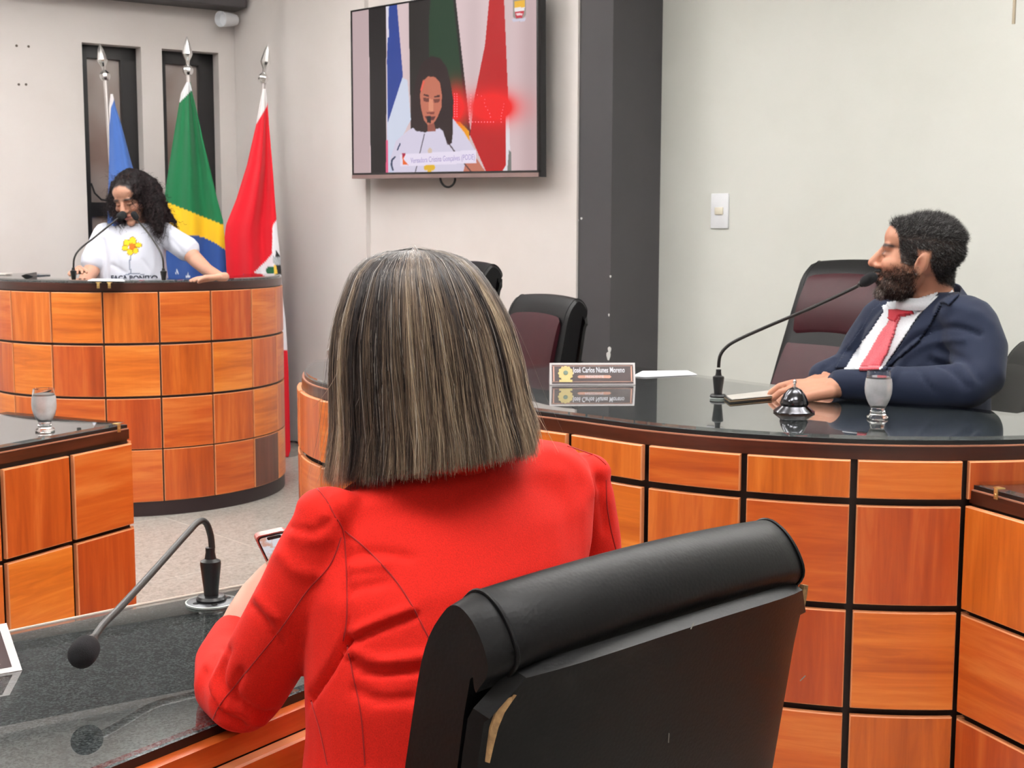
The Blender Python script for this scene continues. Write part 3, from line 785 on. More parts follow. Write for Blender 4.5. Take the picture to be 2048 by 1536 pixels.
# phone lying by the man's hand
pa = [PZ(1447, 797, DT), PZ(1460, 806, DT), PZ(1556, 797, DT), PZ(1540, 786, DT)]
root = empty('mobile_phone', tuple(np.mean(pa, 0))); tag(root, 'mobile phone lying face up on the presiding desk beside the microphone', 'phone')
o = flat_quad('case', [p for p in pa], .008, PLASTIC, root); local([o], root)
cc = np.mean(pa, 0); o = flat_quad('bumper', [cc+(p-cc)*1.03+np.array([0, 0, .003]) for p in pa], .003, plain('gold phone edge', (170, 150, 120), .3, .6), root); local([o], root)
o = flat_quad('screen', [cc+(p-cc)*.92+np.array([0, 0, .008]) for p in pa], .0008, plain('pale phone screen', (196, 190, 182), .08), root); local([o], root)
# sheets of paper
o = flat_quad('paper_sheet', [PZ(1265, 753, DT), PZ(1290, 755, DT), PZ(1394, 750, DT), PZ(1375, 742, DT), PZ(1285, 743, DT)], .002, PAPER); tag(o, 'folded white paper on the presiding desk behind the name sign', 'paper')
o = flat_quad('paper_sheet', [PZ(175, 562, LT), PZ(250, 563, LT), PZ(245, 559, LT), PZ(185, 558, LT)], .002, PAPER); tag(o, 'white paper sheet on the lectern in front of the speaker', 'paper')
rt = PZ(55, 553, LT)
g = G(); a_, b_, c_, d_ = PZ(42, 551, LT), PZ(67, 553, LT), P(66, 545, rt[1]), P(52, 548, rt[1]-.02)
g.add([a_, b_, c_, d_, a_+[0, .05, 0], b_+[0, .05, 0], c_+[0, .05, 0], d_+[0, .05, 0]], [(0, 1, 2, 3), (7, 6, 5, 4), (0, 4, 5, 1), (1, 5, 6, 2), (2, 6, 7, 3), (3, 7, 4, 0)])
tag(g.build('folded_booklet', plain('grey booklet', (96, 92, 90), .6)), 'small dark folded booklet at the window side of the lectern top', 'booklet')
g = G(); q = PZ(3, 550, LT); g.box((q[0]-.03, q[1]+.02, LT+.004), (.12, .1, .008), bev=.001); tag(g.build('notepad', plain('pale notepad', (214, 206, 200), .7)), 'pale notepad lying flat at the far window side of the lectern', 'notepad')

def text_mesh(name, s, size, mat, parent, extrude=.0004, bold=0.0, align='CENTER'):
    cu = bpy.data.curves.new(name, 'FONT'); cu.body = s; cu.size = size; cu.extrude = extrude; cu.offset = bold; cu.align_x = align; cu.align_y = 'CENTER'; cu.resolution_u = 3
    o = bpy.data.objects.new(name, cu); sc.collection.objects.link(o)
    dg = bpy.context.evaluated_depsgraph_get(); me = bpy.data.meshes.new_from_object(o.evaluated_get(dg)); bpy.data.objects.remove(o); bpy.data.curves.remove(cu)
    me.name = name; me.materials.clear(); me.materials.append(mat); o = bpy.data.objects.new(name, me); link(o, parent); return o
PRINT = plain('dark brown print', (70, 52, 52), .25, var=.15); GOLD = plain('gold print', (216, 196, 130), .35); CREAM = plain('pale lettering', (232, 232, 240), .4)
PINKB = plain('salmon ribbon print', (214, 160, 140), .4)
# name sign on the presiding desk (acrylic prism)
pl, prr = PZ(1100, 770, DT), PZ(1271, 769.5, DT); L = np.linalg.norm((prr-pl)[:2]); mid = (pl+prr)/2
sign = empty('name_sign', tuple(mid), math.atan2(prr[1]-pl[1], prr[0]-pl[0])); tag(sign, 'long name sign with pale lettering and gold badge on the presiding desk', 'name sign')
hh = 43*mid[1]/FPX; tl = math.radians(18)
g = G(); v = []
prof = [(0, 0), (.038, 0), (hh*math.tan(tl)+.002, hh), (hh*math.tan(tl)-.002, hh)]
for x in (-L/2, L/2): v += [(x, y, z) for y, z in prof]
g.add(v, [(0, 1, 2, 3), (7, 6, 5, 4), (0, 4, 5, 1), (1, 5, 6, 2), (2, 6, 7, 3), (3, 7, 4, 0)]); g.build('sign_body', SILVER, sign)
def on_sign(o, x, u, off, root=None): o.rotation_euler = (math.pi/2-tl, 0, 0); o.location = (x, u*hh*math.tan(tl)-off, u*hh+off*.3)
g = G(); g.box((0, 0, 0), (L-.012, hh*.90/math.cos(tl), .001)); o = g.build('printed_face', PRINT, sign); on_sign(o, 0, .5, .0012)
for (w_, h_, m_, nm) in ((L*.95, .0012, PINKB, 'border'),):
    for uu in (.14, .86):
        g = G(); g.box((0, 0, 0), (w_, h_, .0006)); o = g.build(nm, m_, sign); on_sign(o, 0, uu, .0022)
for xx in (-L*.455, L*.455):
    g = G(); g.box((0, 0, 0), (.004, hh*.7, .0006)); o = g.build('border', PINKB, sign); on_sign(o, xx, .5, .0022)
g = G(); g.lathe((0, 0, 0), [(0, .0006), (hh*.3, .0006), (hh*.33, 0)], 24)
for a in range(12): g.lathe((hh*.3*math.cos(a*math.pi/6), hh*.3*math.sin(a*math.pi/6), 0), [(hh*.07, 0), (hh*.06, .0008), (0, .0009)], 8)
g.box((0, -hh*.36, 0), (hh*.62, hh*.12, .0012), bev=.0004)
o = g.build('badge', GOLD, sign); on_sign(o, -L*.315, .52, .0024)
g = G(); g.lathe((0, 0, 0), [(hh*.11, 0), (hh*.10, .0012), (0, .0014)], 16); o = g.build('badge_centre', plain('grey green badge centre', (120, 140, 125), .4), sign); on_sign(o, -L*.315, .55, .0030)
o = text_mesh('lettering', 'José Carlos Nunes Moreno', hh*.36, CREAM, sign, .0003, .0004); kx = L*.61/(max(v.co.x for v in o.data.vertices)-min(v.co.x for v in o.data.vertices)); o.data.transform(Matrix.Diagonal((kx, 1, 1, 1))); on_sign(o, L*.075, .66, .0026)
g = G(); g.prism([(-L*.20, 0), (-L*.18, -.0045), (L*.18, -.0045), (L*.20, 0), (L*.18, .0045), (-L*.18, .0045)], 0, .0006); o = g.build('ribbon', PINKB, sign); on_sign(o, L*.02, .36, .0024)
o = text_mesh('lettering', 'PRESIDENTE', hh*.16, CREAM, sign, .0003); on_sign(o, L*.02, .36, .0032)
# name sign at the near edge of the picture
n1 = PZ(44.5, 1340, NT); n0_ = n1 - np.array([.30, .20, 0])*.75; 
tp = P(13, 1246, n1[1]+.045)
up = tp-n1; rgt = (n1-n0_); Ls = np.linalg.norm(rgt); rgt /= Ls
sign2 = empty('name_sign', tuple(n1)); tag(sign2, 'pale-framed name sign with bronze scroll border on the near granite bench', 'name sign')
def sgn(name, u0, u1, v0, v1, off, mat, th=.002):
    nn = np.cross(rgt, up); nn /= np.linalg.norm(nn); 
    if np.dot(nn, CAM-n1) < 0: nn = -nn
    q = [-rgt*(1-u)*Ls + up*v for u, v in ((u0, v0), (u1, v0), (u1, v1), (u0, v1))]
    q = [p+nn*off for p in q]; g = G(); g.add(q+[p-nn*th for p in q], [(0, 1, 2, 3), (7, 6, 5, 4), (0, 4, 5, 1), (1, 5, 6, 2), (2, 6, 7, 3), (3, 7, 4, 0)]); return g.build(name, mat, sign2)
sgn('sign_body', 0, 1, 0, 1, 0, SILVER, .003); uw = .011/Ls
sgn('printed_face', uw, 1-uw, .10, .90, .0008, PRINT)
BR_ = plain('bronze scroll print', (150, 128, 108), .4, var=.4, vscale=300)
for a in (.17, .80): sgn('border', uw*2, 1-uw*2.2, a, a+.035, .0014, BR_, .001)
for a in (1-uw*3.1,): sgn('border', a, a+uw*.9, .17, .83, .0014, BR_, .001)
sgn('inner_field', uw*4, 1-uw*3.8, .26, .76, .0013, plain('near black print', (44, 34, 40), .25), .001)

# ------------------------------------------------------------------ wall things
# light switch
c = PW(1441, 422, B0, nT); k = c[1]/FPX
sw = empty('light_switch', tuple(c), math.atan2(dT[1], dT[0])); tag(sw, 'white light switch plate with a cream rocker on the wall right of the charcoal pillar', 'switch')
ws = 34*k/.79; hs = 69*k
g = G(); g.box((0, -.005, 0), (ws, .010, hs), bev=.004); g.build('plate', WHITEP, sw, 30)
g = G(); g.box((0, -.012, 0), (ws*.46, .008, hs*.21), bev=.002); g.build('rocker', plain('cream rocker', (214, 208, 190), .4), sw, 30)
# screw holes left on the window wall
for (x, y) in ((33, 91.5), (57, 93), (37.5, 169), (52, 169)):
    c = PW(x, y, CORNER, nW); g = G(); g.lathe(c+nW*.0005, [(0, 0), (.0075, 0), (.0075, .002), (.004, .0025), (0, .001)], 12, ax=nW)
    tag(g.build('wall_plug', plain('grey brown plug', (92, 82, 74), .8)), 'small grey screw plug left in the cream window wall', 'wall plug', 'screw plugs on the window wall')
# white wall lamp in the corner
c = PW(470, 40, CORNER+nW*.10, nW); k = c[1]/FPX; e = PW(441, 38, CORNER+nW*.16, nW)
lm = empty('wall_spotlight', tuple(c)); tag(lm, 'small white cylindrical spotlight pointing left high in the corner', 'spotlight')
ax = e-c; La = np.linalg.norm(ax)
g = G(); g.lathe((0, 0, 0), [(0, 0), (10.5*k, 0), (12*k, La*.2), (15*k, La), (13.8*k, La), (12.5*k, La*.7), (0, La*.6)], 32, ax=ax); g.build('lamp_body', WHITEP, lm, 35)
g = G(); cc_ = PW(479, 41, CORNER, nW)-c; g.tube([(0, 0, 0), cc_*.5+[0, 0, -.01], cc_], .007, 8); g.lathe(cc_, [(.028, 0), (.028, .014), (.01, .02)], 20, ax=nW); g.build('bracket', plain('dark bracket', (84, 78, 72), .5), lm, 30)
# rod hanging from the ceiling, right
q = P(2027, 48, 3.6); g = G(); g.tube([q, (q[0]+.006, q[1], CEIL)], .0045, 12); rod = g.build('hanging_rod', plain('bronze rod', (160, 148, 128), .4, .3), smooth=30); tag(rod, 'thin bronze rod hanging from the ceiling near the upper picture corner', 'rod')
# cable lying along the wall foot
g = G(); g.tube(spline([PZ(575, 884, .01), PZ(584, 883, .012), PZ(592, 884, .02), PZ(600, 888, .01), PZ(612, 896, .006), PZ(640, 900, .006)], 5), .006, 6); tag(g.build('floor_cable', PLASTIC, smooth=40), 'black cable along the foot of the wall between lectern and presiding desk', 'cable')

# ------------------------------------------------------------------ television
tvl, tvr = P(705.5, 357, 7.62), P(1079, 352, 6.55)
YL, YR = 7.62, 6.55
LB, RB, LTp, RT = P(705.5, 357.5, YL), P(1078.5, 353.5, YR), P(702, 21.5, YL), P(1077, -41, YR)
tv = empty('television', tuple((LB+RB)/2)); tag(tv, 'large wall-mounted television showing the lectern speaker', 'television')
O = np.array(tv.location); U = RB-LB; V = LTp-LB; NV = np.cross(U, V); NV /= np.linalg.norm(NV)
if np.dot(NV, CAM-O) < 0: NV = -NV
def tvp(u, v, off=0.0):
    a = LB*(1-u)+RB*u; b = LTp*(1-u)+RT*u; return a*(1-v)+b*v+NV*off-O
def tvbox(name, u0, u1, v0, v1, o0, o1, mat):
    q = [tvp(u, v, o1) for u, v in ((u0, v0), (u1, v0), (u1, v1), (u0, v1))]+[tvp(u, v, o0) for u, v in ((u0, v0), (u1, v0), (u1, v1), (u0, v1))]
    g = G(); g.add(q, [(0, 1, 2, 3), (7, 6, 5, 4), (0, 4, 5, 1), (1, 5, 6, 2), (2, 6, 7, 3), (3, 7, 4, 0)]); return g.build(name, mat, tv)
tvbox('tv_housing', 0, 1, .0, 1, -.05, -.014, PLASTIC)
BZ = plain('black tv bezel', (18, 16, 18), .25)
for nm, a in (('left', (0, .008, .0, 1)), ('r', (.992, 1, 0, 1)), ('t', (0, 1, .99, 1)), ('b', (0, 1, .022, .034))): tvbox('bezel', *a, -.015, .004, BZ)
tvbox('lower_bezel', 0, 1, 0, .022, -.001, .006, plain('brushed grey pink bezel', (150, 128, 126), .3, .7))
# picture on the screen: painted from what the photograph shows
NXs, NYs = 420, 230
uu, vv_ = np.meshgrid(np.linspace(0, 1, NXs+1), np.linspace(0, 1, NYs+1)); 
X3 = np.array([[tvp(.008+.984*u, .034+.956*v, .0) for u in np.linspace(0, 1, NXs+1)] for v in np.linspace(0, 1, NYs+1)]).reshape(-1, 3)
uvp = proj(X3+O); sx, sy = uvp[:, 0], uvp[:, 1]
col = np.zeros((len(sx), 3)); S_ = lambda *c: np.array(srgb(*c))
col[:] = S_(214, 190, 192)
def fillp(poly, c, a=1.0):
    m_ = inpoly(sx, sy, poly); col[m_] = col[m_]*(1-a)+S_(*c)*a
def sm(x0, x1, x): t = np.clip((x-x0)/(x1-x0), 0, 1); return t*t*(3-2*t)
tint = sm(1000, 1070, sx)[:, None]; col[:] = col*(1-tint)+S_(196, 168, 170)*tint
col *= (1+.05*np.sin(sx/9))[:, None]
fillp([(700, 0), (736, 0), (741, 360), (700, 360)], (192, 168, 170))
fillp([(736, -60), (772, -60), (773, 360), (742, 360)], (30, 24, 26))
fillp([(774, 10), (786, -40), (800, 140), (806, 360), (774, 360)], (205, 210, 232))
fillp([(780, -40), (790, -40), (806, 152), (792, 200), (776, 245), (774, 120)], (40, 66, 150))
fillp([(772, 10), (776, 10), (778, 75), (774, 75)], (225, 220, 235))
fillp([(772, 280), (776, 280), (777, 360), (772, 360)], (226, 90, 130))
fillp([(816, -60), (905, -60), (942, 270), (918, 280), (822, 280)], (34, 28, 26))
fillp([(866, -60), (900, -60), (936, 268), (926, 290), (858, 150), (858, 40)], (24, 58, 34))
fillp([(805, 155), (815, 160), (822, 240), (806, 270), (792, 300), (778, 300), (776, 245)], (208, 214, 232))
fillp([(984, -60), (1006, -60), (1018, 230), (1012, 240), (1018, 350), (975, 350), (940, 270), (950, 190), (970, 90)], (190, 8, 16))
fillp([(1012, 232), (1018, 228), (1022, 350), (1000, 350), (1012, 330)], (225, 220, 226))
fillp([(1018, 300), (1023, 305), (1023, 348), (1014, 348)], (120, 120, 116))
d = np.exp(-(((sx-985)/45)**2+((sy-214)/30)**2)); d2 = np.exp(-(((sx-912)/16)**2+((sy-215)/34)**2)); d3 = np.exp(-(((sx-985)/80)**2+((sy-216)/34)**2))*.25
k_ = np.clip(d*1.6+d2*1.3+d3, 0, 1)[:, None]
hairp = [(862, 112), (880, 116), (894, 135), (901, 165), (907, 200), (906, 235), (905, 260), (903, 280), (895, 290), (886, 262), (870, 250), (852, 265), (832, 262), (822, 250), (824, 205), (832, 160), (842, 128)]
shirt = [(775, 352), (780, 320), (792, 282), (815, 262), (835, 250), (862, 262), (880, 256), (905, 236), (926, 262), (950, 300), (945, 330), (930, 352)]
fillp([(904, 240), (920, 244), (938, 262), (941, 300), (930, 300), (910, 260)], (238, 160, 20))
col[:] = col*(1-k_)+S_(246, 10, 14)*k_  # red clock reflection painted into the screen colour
fillp(shirt, (214, 206, 226)); fillp([(776, 352), (782, 322), (790, 352)], (200, 204, 226))
fillp([(932, 320), (950, 312), (974, 348), (925, 352)], (196, 116, 94))
fillp(hairp, (42, 22, 24))
face = [(846, 162), (856, 153), (870, 154), (880, 165), (884, 190), (883, 215), (876, 232), (868, 246), (856, 250), (848, 240), (842, 215), (840, 190)]
fillp(face, (196, 112, 88)); fillp([(843, 185), (850, 163), (846, 160), (841, 180)], (230, 96, 76))
fillp([(848, 188), (858, 190), (858, 194), (847, 191)], (70, 34, 34)); fillp([(868, 192), (880, 190), (880, 194), (869, 196)], (70, 34, 34))
fillp([(846, 195), (860, 197), (859, 204), (848, 203)], (110, 54, 46)); fillp([(867, 199), (880, 197), (879, 204), (869, 206)], (120, 60, 50))
fillp([(858, 198), (866, 198), (867, 222), (857, 222)], (220, 142, 112)); fillp([(852, 224), (870, 224), (868, 228), (855, 228)], (130, 62, 54))
fillp([(850, 233), (872, 232), (868, 240), (854, 240)], (96, 42, 44)); fillp([(855, 250), (868, 246), (872, 262), (855, 264)], (150, 80, 66))
fillp([(854, 232), (862, 232), (862, 246), (854, 246)], (32, 22, 26))
fillp([(887, 256), (905, 240), (906, 262), (904, 286), (897, 290), (890, 272)], (42, 22, 24))
m_ = distline(sx, sy, [(849, 268), (829, 352)]) < 1.0; col[m_] = S_(90, 80, 96)
m_ = distline(sx, sy, [(894, 282), (916, 312), (948, 350)]) < 1.2; col[m_] = S_(60, 34, 44)
m_ = distline(sx, sy, [(800, 288), (795, 300)]) < 1.4; col[m_] = S_(50, 60, 100)
m_ = distline(sx, sy, [(790, 314), (784, 320), (783, 330), (786, 340)]) < 1.8; col[m_] = S_(50, 60, 90)
for dx, dy in ((-7, 5), (0, 12), (7, 5), (-3, 3), (4, 3), (1, -28)):
    m_ = np.hypot((sx-859-dx)/4.2, (sy-330-dy)/6) < 1; col[m_] = S_(228, 180, 40) if dy > 0 else S_(214, 190, 170)
fillp([(800, 309), (952, 300), (953, 326), (801, 333)], (232, 222, 240)); fillp([(804, 306), (812, 307), (807, 318), (817, 330), (806, 330)], (236, 104, 34)); fillp([(804, 306), (812, 307), (806, 316)], (170, 30, 70))
# crest, top right
for poly, c_ in (([(1026, -8), (1052, -8), (1052, 30), (1040, 44), (1026, 34)], (150, 140, 134)), ([(1029, 2), (1050, 0), (1050, 14), (1029, 16)], (236, 180, 40)), ([(1029, 16), (1050, 14), (1048, 24), (1030, 26)], (235, 230, 230)), ([(1030, 24), (1049, 22), (1044, 36), (1032, 36)], (200, 24, 50)), ([(1032, 27), (1046, 26), (1044, 31), (1034, 31)], (240, 210, 215)), ([(1024, 38), (1052, 36), (1050, 42), (1026, 44)], (205, 200, 216))): fillp(poly, c_)
# clock reflection is painted: red glow in the picture, glowing dots added on top
faces = [(j*(NXs+1)+i, j*(NXs+1)+i+1, (j+1)*(NXs+1)+i+1, (j+1)*(NXs+1)+i) for j in range(NYs) for i in range(NXs)]
me = bpy.data.meshes.new('screen'); me.from_pydata([tuple(p) for p in X3+NV*.0005], [], faces)
m_, t_, b_, o_ = nt('lit screen picture'); setb(b_, .3, 0, .2); b_.inputs['Base Color'].default_value = (.01, .01, .01, 1)
a_ = t_.nodes.new('ShaderNodeVertexColor'); a_.layer_name = 'col'; t_.links.new(a_.outputs[0], b_.inputs['Emission Color']); b_.inputs['Emission Strength'].default_value = .95
me.materials.append(m_); so = bpy.data.objects.new('screen', me); link(so, tv); setcol(so, np.clip(col, 0, 1))
o = text_mesh('caption_lettering', 'Vereadora Cristina Gonçalves (PODE)', .047, plain('screen caption grey', (128, 116, 156), .5, emis=.5), tv, .0003)
# place the caption on the screen plane
xw = (tvp(1, .1)-tvp(0, .1)); sc_ = np.linalg.norm(xw); xw /= sc_; yw = V/np.linalg.norm(V); yw = yw-xw*np.dot(xw, yw); yw /= np.linalg.norm(yw)
cen = PW(884, 318, LB+NV*.003, NV)-O; tdir = P(948, 314.5, 6.9)-P(820, 320.5, 7.3)
mw = Matrix.Identity(4)
xr = PW(948, 313.5, LB, NV)-PW(820, 321, LB, NV); wid = np.linalg.norm(xr); xr /= wid; yr = np.cross(NV, xr)
for i_, a_ in enumerate((xr, yr, NV)):
    for j_ in range(3): mw[j_][i_] = a_[j_]
bbw = max(v.co.x for v in o.data.vertices)-min(v.co.x for v in o.data.vertices)
o.data.transform(Matrix.Diagonal((wid/bbw, wid/bbw*1.25, 1, 1))); o.data.transform(mw); o.location = cen
# clock reflection painted as small glowing dots on the glass
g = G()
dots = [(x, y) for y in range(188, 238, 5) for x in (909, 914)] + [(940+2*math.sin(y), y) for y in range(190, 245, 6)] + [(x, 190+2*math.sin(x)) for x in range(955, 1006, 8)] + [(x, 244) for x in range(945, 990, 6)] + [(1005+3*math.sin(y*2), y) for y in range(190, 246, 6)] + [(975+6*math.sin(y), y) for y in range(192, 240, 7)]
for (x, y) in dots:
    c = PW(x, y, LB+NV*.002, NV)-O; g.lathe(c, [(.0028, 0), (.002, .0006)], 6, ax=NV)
g.build('clock_reflection_dots', plain('painted reflection dots', (255, 120, 140), .5, emis=.9), tv)['kind'] = 'stuff'
# mount and cable
mc = (tvp(.5, .5, -.05)+O); wt_ = mc - nT*np.dot(mc-A0, nT)
g = G(); g.tube([mc-O, (mc+wt_)/2+np.array([.05, 0, 0])-O, wt_-O], .03, 8); c = wt_-O+nT*.02; g.box(tuple(c), (.4, .03, .4), rz=math.atan2(dT[1], dT[0])); g.build('wall_bracket', PLASTIC, tv, 30)
g = G(); yb = YL*.45+YR*.55-.0; g.tube(spline([P(x, y, yb+.06)-O for x, y in ((880, 352), (882, 363), (889, 372), (898, 374), (906, 369), (910, 360), (909, 350))], 5), .006, 8); g.build('loose_cable', PLASTIC, tv, 40)

# ------------------------------------------------------------------ flags
def flag(Y, tip, ball, pole_px, sil, paint, label, foot, pleats=3, depth=.034, ysc=None):
    "sil: list of (y, x_left, x_right) along the hanging cloth; paint(x, y) -> colours"
    b0 = np.array(foot, float)
    root = empty('flag', tuple(b0)); tag(root, label, 'flag', 'furled flags on poles behind the lectern')
    T = P(*tip, Y); Bq = P(*ball, Y)
    d = T-Bq; Lh = np.linalg.norm(d); d /= Lh
    g = G(); foot_ = np.array(foot, float); top_ = Bq
    g.tube([foot_-b0+[0, 0, .02], top_-b0], .0125, 14); g.build('flagpole', plain('silver flagpole', (196, 190, 188), .3, .7), root, 40)
    g = G(); g.lathe(Bq-b0, [(.0, -.030), (.020, -.026), (.029, -.012), (.031, 0), (.029, .012), (.018, .026), (.010, .034), (.012, Lh*.28), (.026, Lh*.42), (.030, Lh*.48), (.022, Lh*.66), (.015, Lh*.82), (.006, Lh*.94), (0, Lh)], 10, ax=d)
    g.build('finial', CHROME, root, 20)
    g = G(); g.lathe((0, 0, 0), [(.15, 0), (.15, .02), (.13, .035), (.05, .045), (.03, .06), (0, .06)], 32); g.build('stand', W_DARK, root, 35)
    # cloth
    NY, NX = 230, 120; ys = np.linspace(sil[0][0], sil[-1][0], NY); xl = np.interp(ys, [s[0] for s in sil], [s[1] for s in sil]); xr = np.interp(ys, [s[0] for s in sil], [s[2] for s in sil])
    v = []; cx = []; cy = []
    for j in range(NY):
        for i in range(2*NX):
            t = i/NX if i < NX else (2*NX-1-i)/NX; back = i >= NX
            t = t*NX/(NX-1)
            wgt = min(1, (xr[j]-xl[j])/60)
            x = xl[j]+(xr[j]-xl[j])*t
            yy = Y - .03 + depth*wgt*(.55*math.sin(t*math.pi*2*pleats*.5+j*.012) + .4*math.sin(t*math.pi*pleats*1.7+1.3+j*.02)) - depth*.9*wgt*math.sin(math.pi*t)
            if back: yy += .03+depth*1.2*wgt*math.sin(math.pi*t)
            p = P(x, ys[j], yy); v.append(p); cx.append(x); cy.append(ys[j])
    f = []
    W2 = 2*NX
    for j in range(NY-1):
        for i in range(W2):
            i2 = (i+1) % W2; f.append((j*W2+i, j*W2+i2, (j+1)*W2+i2, (j+1)*W2+i))
    f.append(tuple(range(W2))); f.append(tuple((NY-1)*W2+k for k in range(W2))[::-1])
    o = mesh('cloth', np.array(v)-b0, f, FLAGM, root, smooth='all'); setcol(o, paint(np.array(cx), np.array(cy)))
    return root
def pnt(base):
    def deco(fn):
        def r(x, y):
            c = np.zeros((len(x), 3)); c[:] = srgb(*base); fn(x, y, c); return c
        return r
    return deco
@pnt((66, 104, 176))
def p_blue(x, y, c):
    c[inpoly(x, y, [(215, 150), (230, 195), (222, 215), (219, 250), (212, 250)])] = srgb(226, 222, 224)
    c[y > 760] = srgb(232, 232, 236)
@pnt((12, 106, 62))
def p_green(x, y, c):
    c[inpoly(x, y, [(360, 150), (376, 150), (384, 180), (358, 206), (355, 190)])] = srgb(224, 224, 228)
    up_ = 403+(x-330)*47/117; lo_ = 462+np.abs(x-372)**1.5*.062+ (x-372)*.10
    c[y > up_] = srgb(242, 194, 30)
    disc = y > np.where(x < 360, 500, 472+((x-395).clip(0))**1.45*.082)
    c[disc & (y > up_)] = srgb(44, 80, 150)
    for (sx_, sy_, r_) in ((354, 543, 5), (376, 553, 7), (400, 600, 5), (420, 640, 5), (372, 622, 5)):
        a = np.arctan2(y-sy_, x-sx_); d = np.hypot(x-sx_, y-sy_); c[d < r_*(.62+.38*np.cos(5*a+1.5))] = srgb(222, 228, 240)
@pnt((206, 4, 30))
def p_red(x, y, c):
    c[inpoly(x, y, [(520, 170), (540, 170), (534, 212), (513, 248), (508, 240)])] = srgb(226, 222, 222)
    wht = inpoly(x, y, [(556, 436), (545, 452), (544, 508), (530, 524), (508, 545), (530, 556), (560, 600), (566, 700), (600, 700), (600, 430)])
    c[wht] = srgb(232, 230, 236)
    c[np.hypot((x-541)/9, (y-541)/9) < 1] = srgb(10, 92, 56)
    c[inpoly(x, y, [(547, 530), (556, 532), (556, 552), (549, 553)])] = srgb(226, 186, 70)
    ar = inpoly(x, y, [(552, 500), (566, 520), (566, 552), (556, 549), (550, 520)]); c[ar] = srgb(26, 28, 30)
    st = inpoly(x, y, [(546, 512), (562, 514), (563, 530), (546, 528)]); c[st & ((x.astype(int) % 3) == 0)] = srgb(90, 94, 98); c[st & ((x.astype(int) % 3) != 0)] = srgb(190, 194, 200)
    c[y > 700] = srgb(206, 4, 30)
F1 = P(250, 560, 8.0); F2 = P(395, 560, 7.92); F3 = P(520, 560, 7.85)
flag(8.0, (199, 86), (210, 152), None, [(188, 221, 226), (215, 218, 232), (250, 219, 243), (330, 218, 264), (400, 216, 290), (480, 214, 305), (560, 212, 318), (700, 214, 330), (900, 222, 326)], p_blue,
     'blue and white flag furled on a silver pole, partly behind the lectern speaker', (F1[0], F1[1], 0), 2)
flag(7.92, (373.5, 72), (376, 141), None, [(164, 373, 381), (186, 362, 385), (215, 357, 392), (300, 343, 411), (400, 328, 435), (440, 326, 446), (555, 326, 457), (700, 328, 464), (900, 336, 462)], p_green,
     'green flag with yellow band and blue starry disc, middle of the three furled flags', (F2[0], F2[1], 0), 3)
flag(7.8, (536, 88), (527, 157), None, [(178, 526, 532), (205, 520, 535), (250, 512, 538), (330, 494, 545), (400, 472, 550), (450, 452, 554), (475, 449, 556), (520, 452, 561), (600, 456, 566), (640, 460, 571), (740, 472, 577), (900, 490, 581), (914, 560, 577)], p_red,
     'red and white flag with a small crest, nearest the television', (F3[0], F3[1], 0), 3)

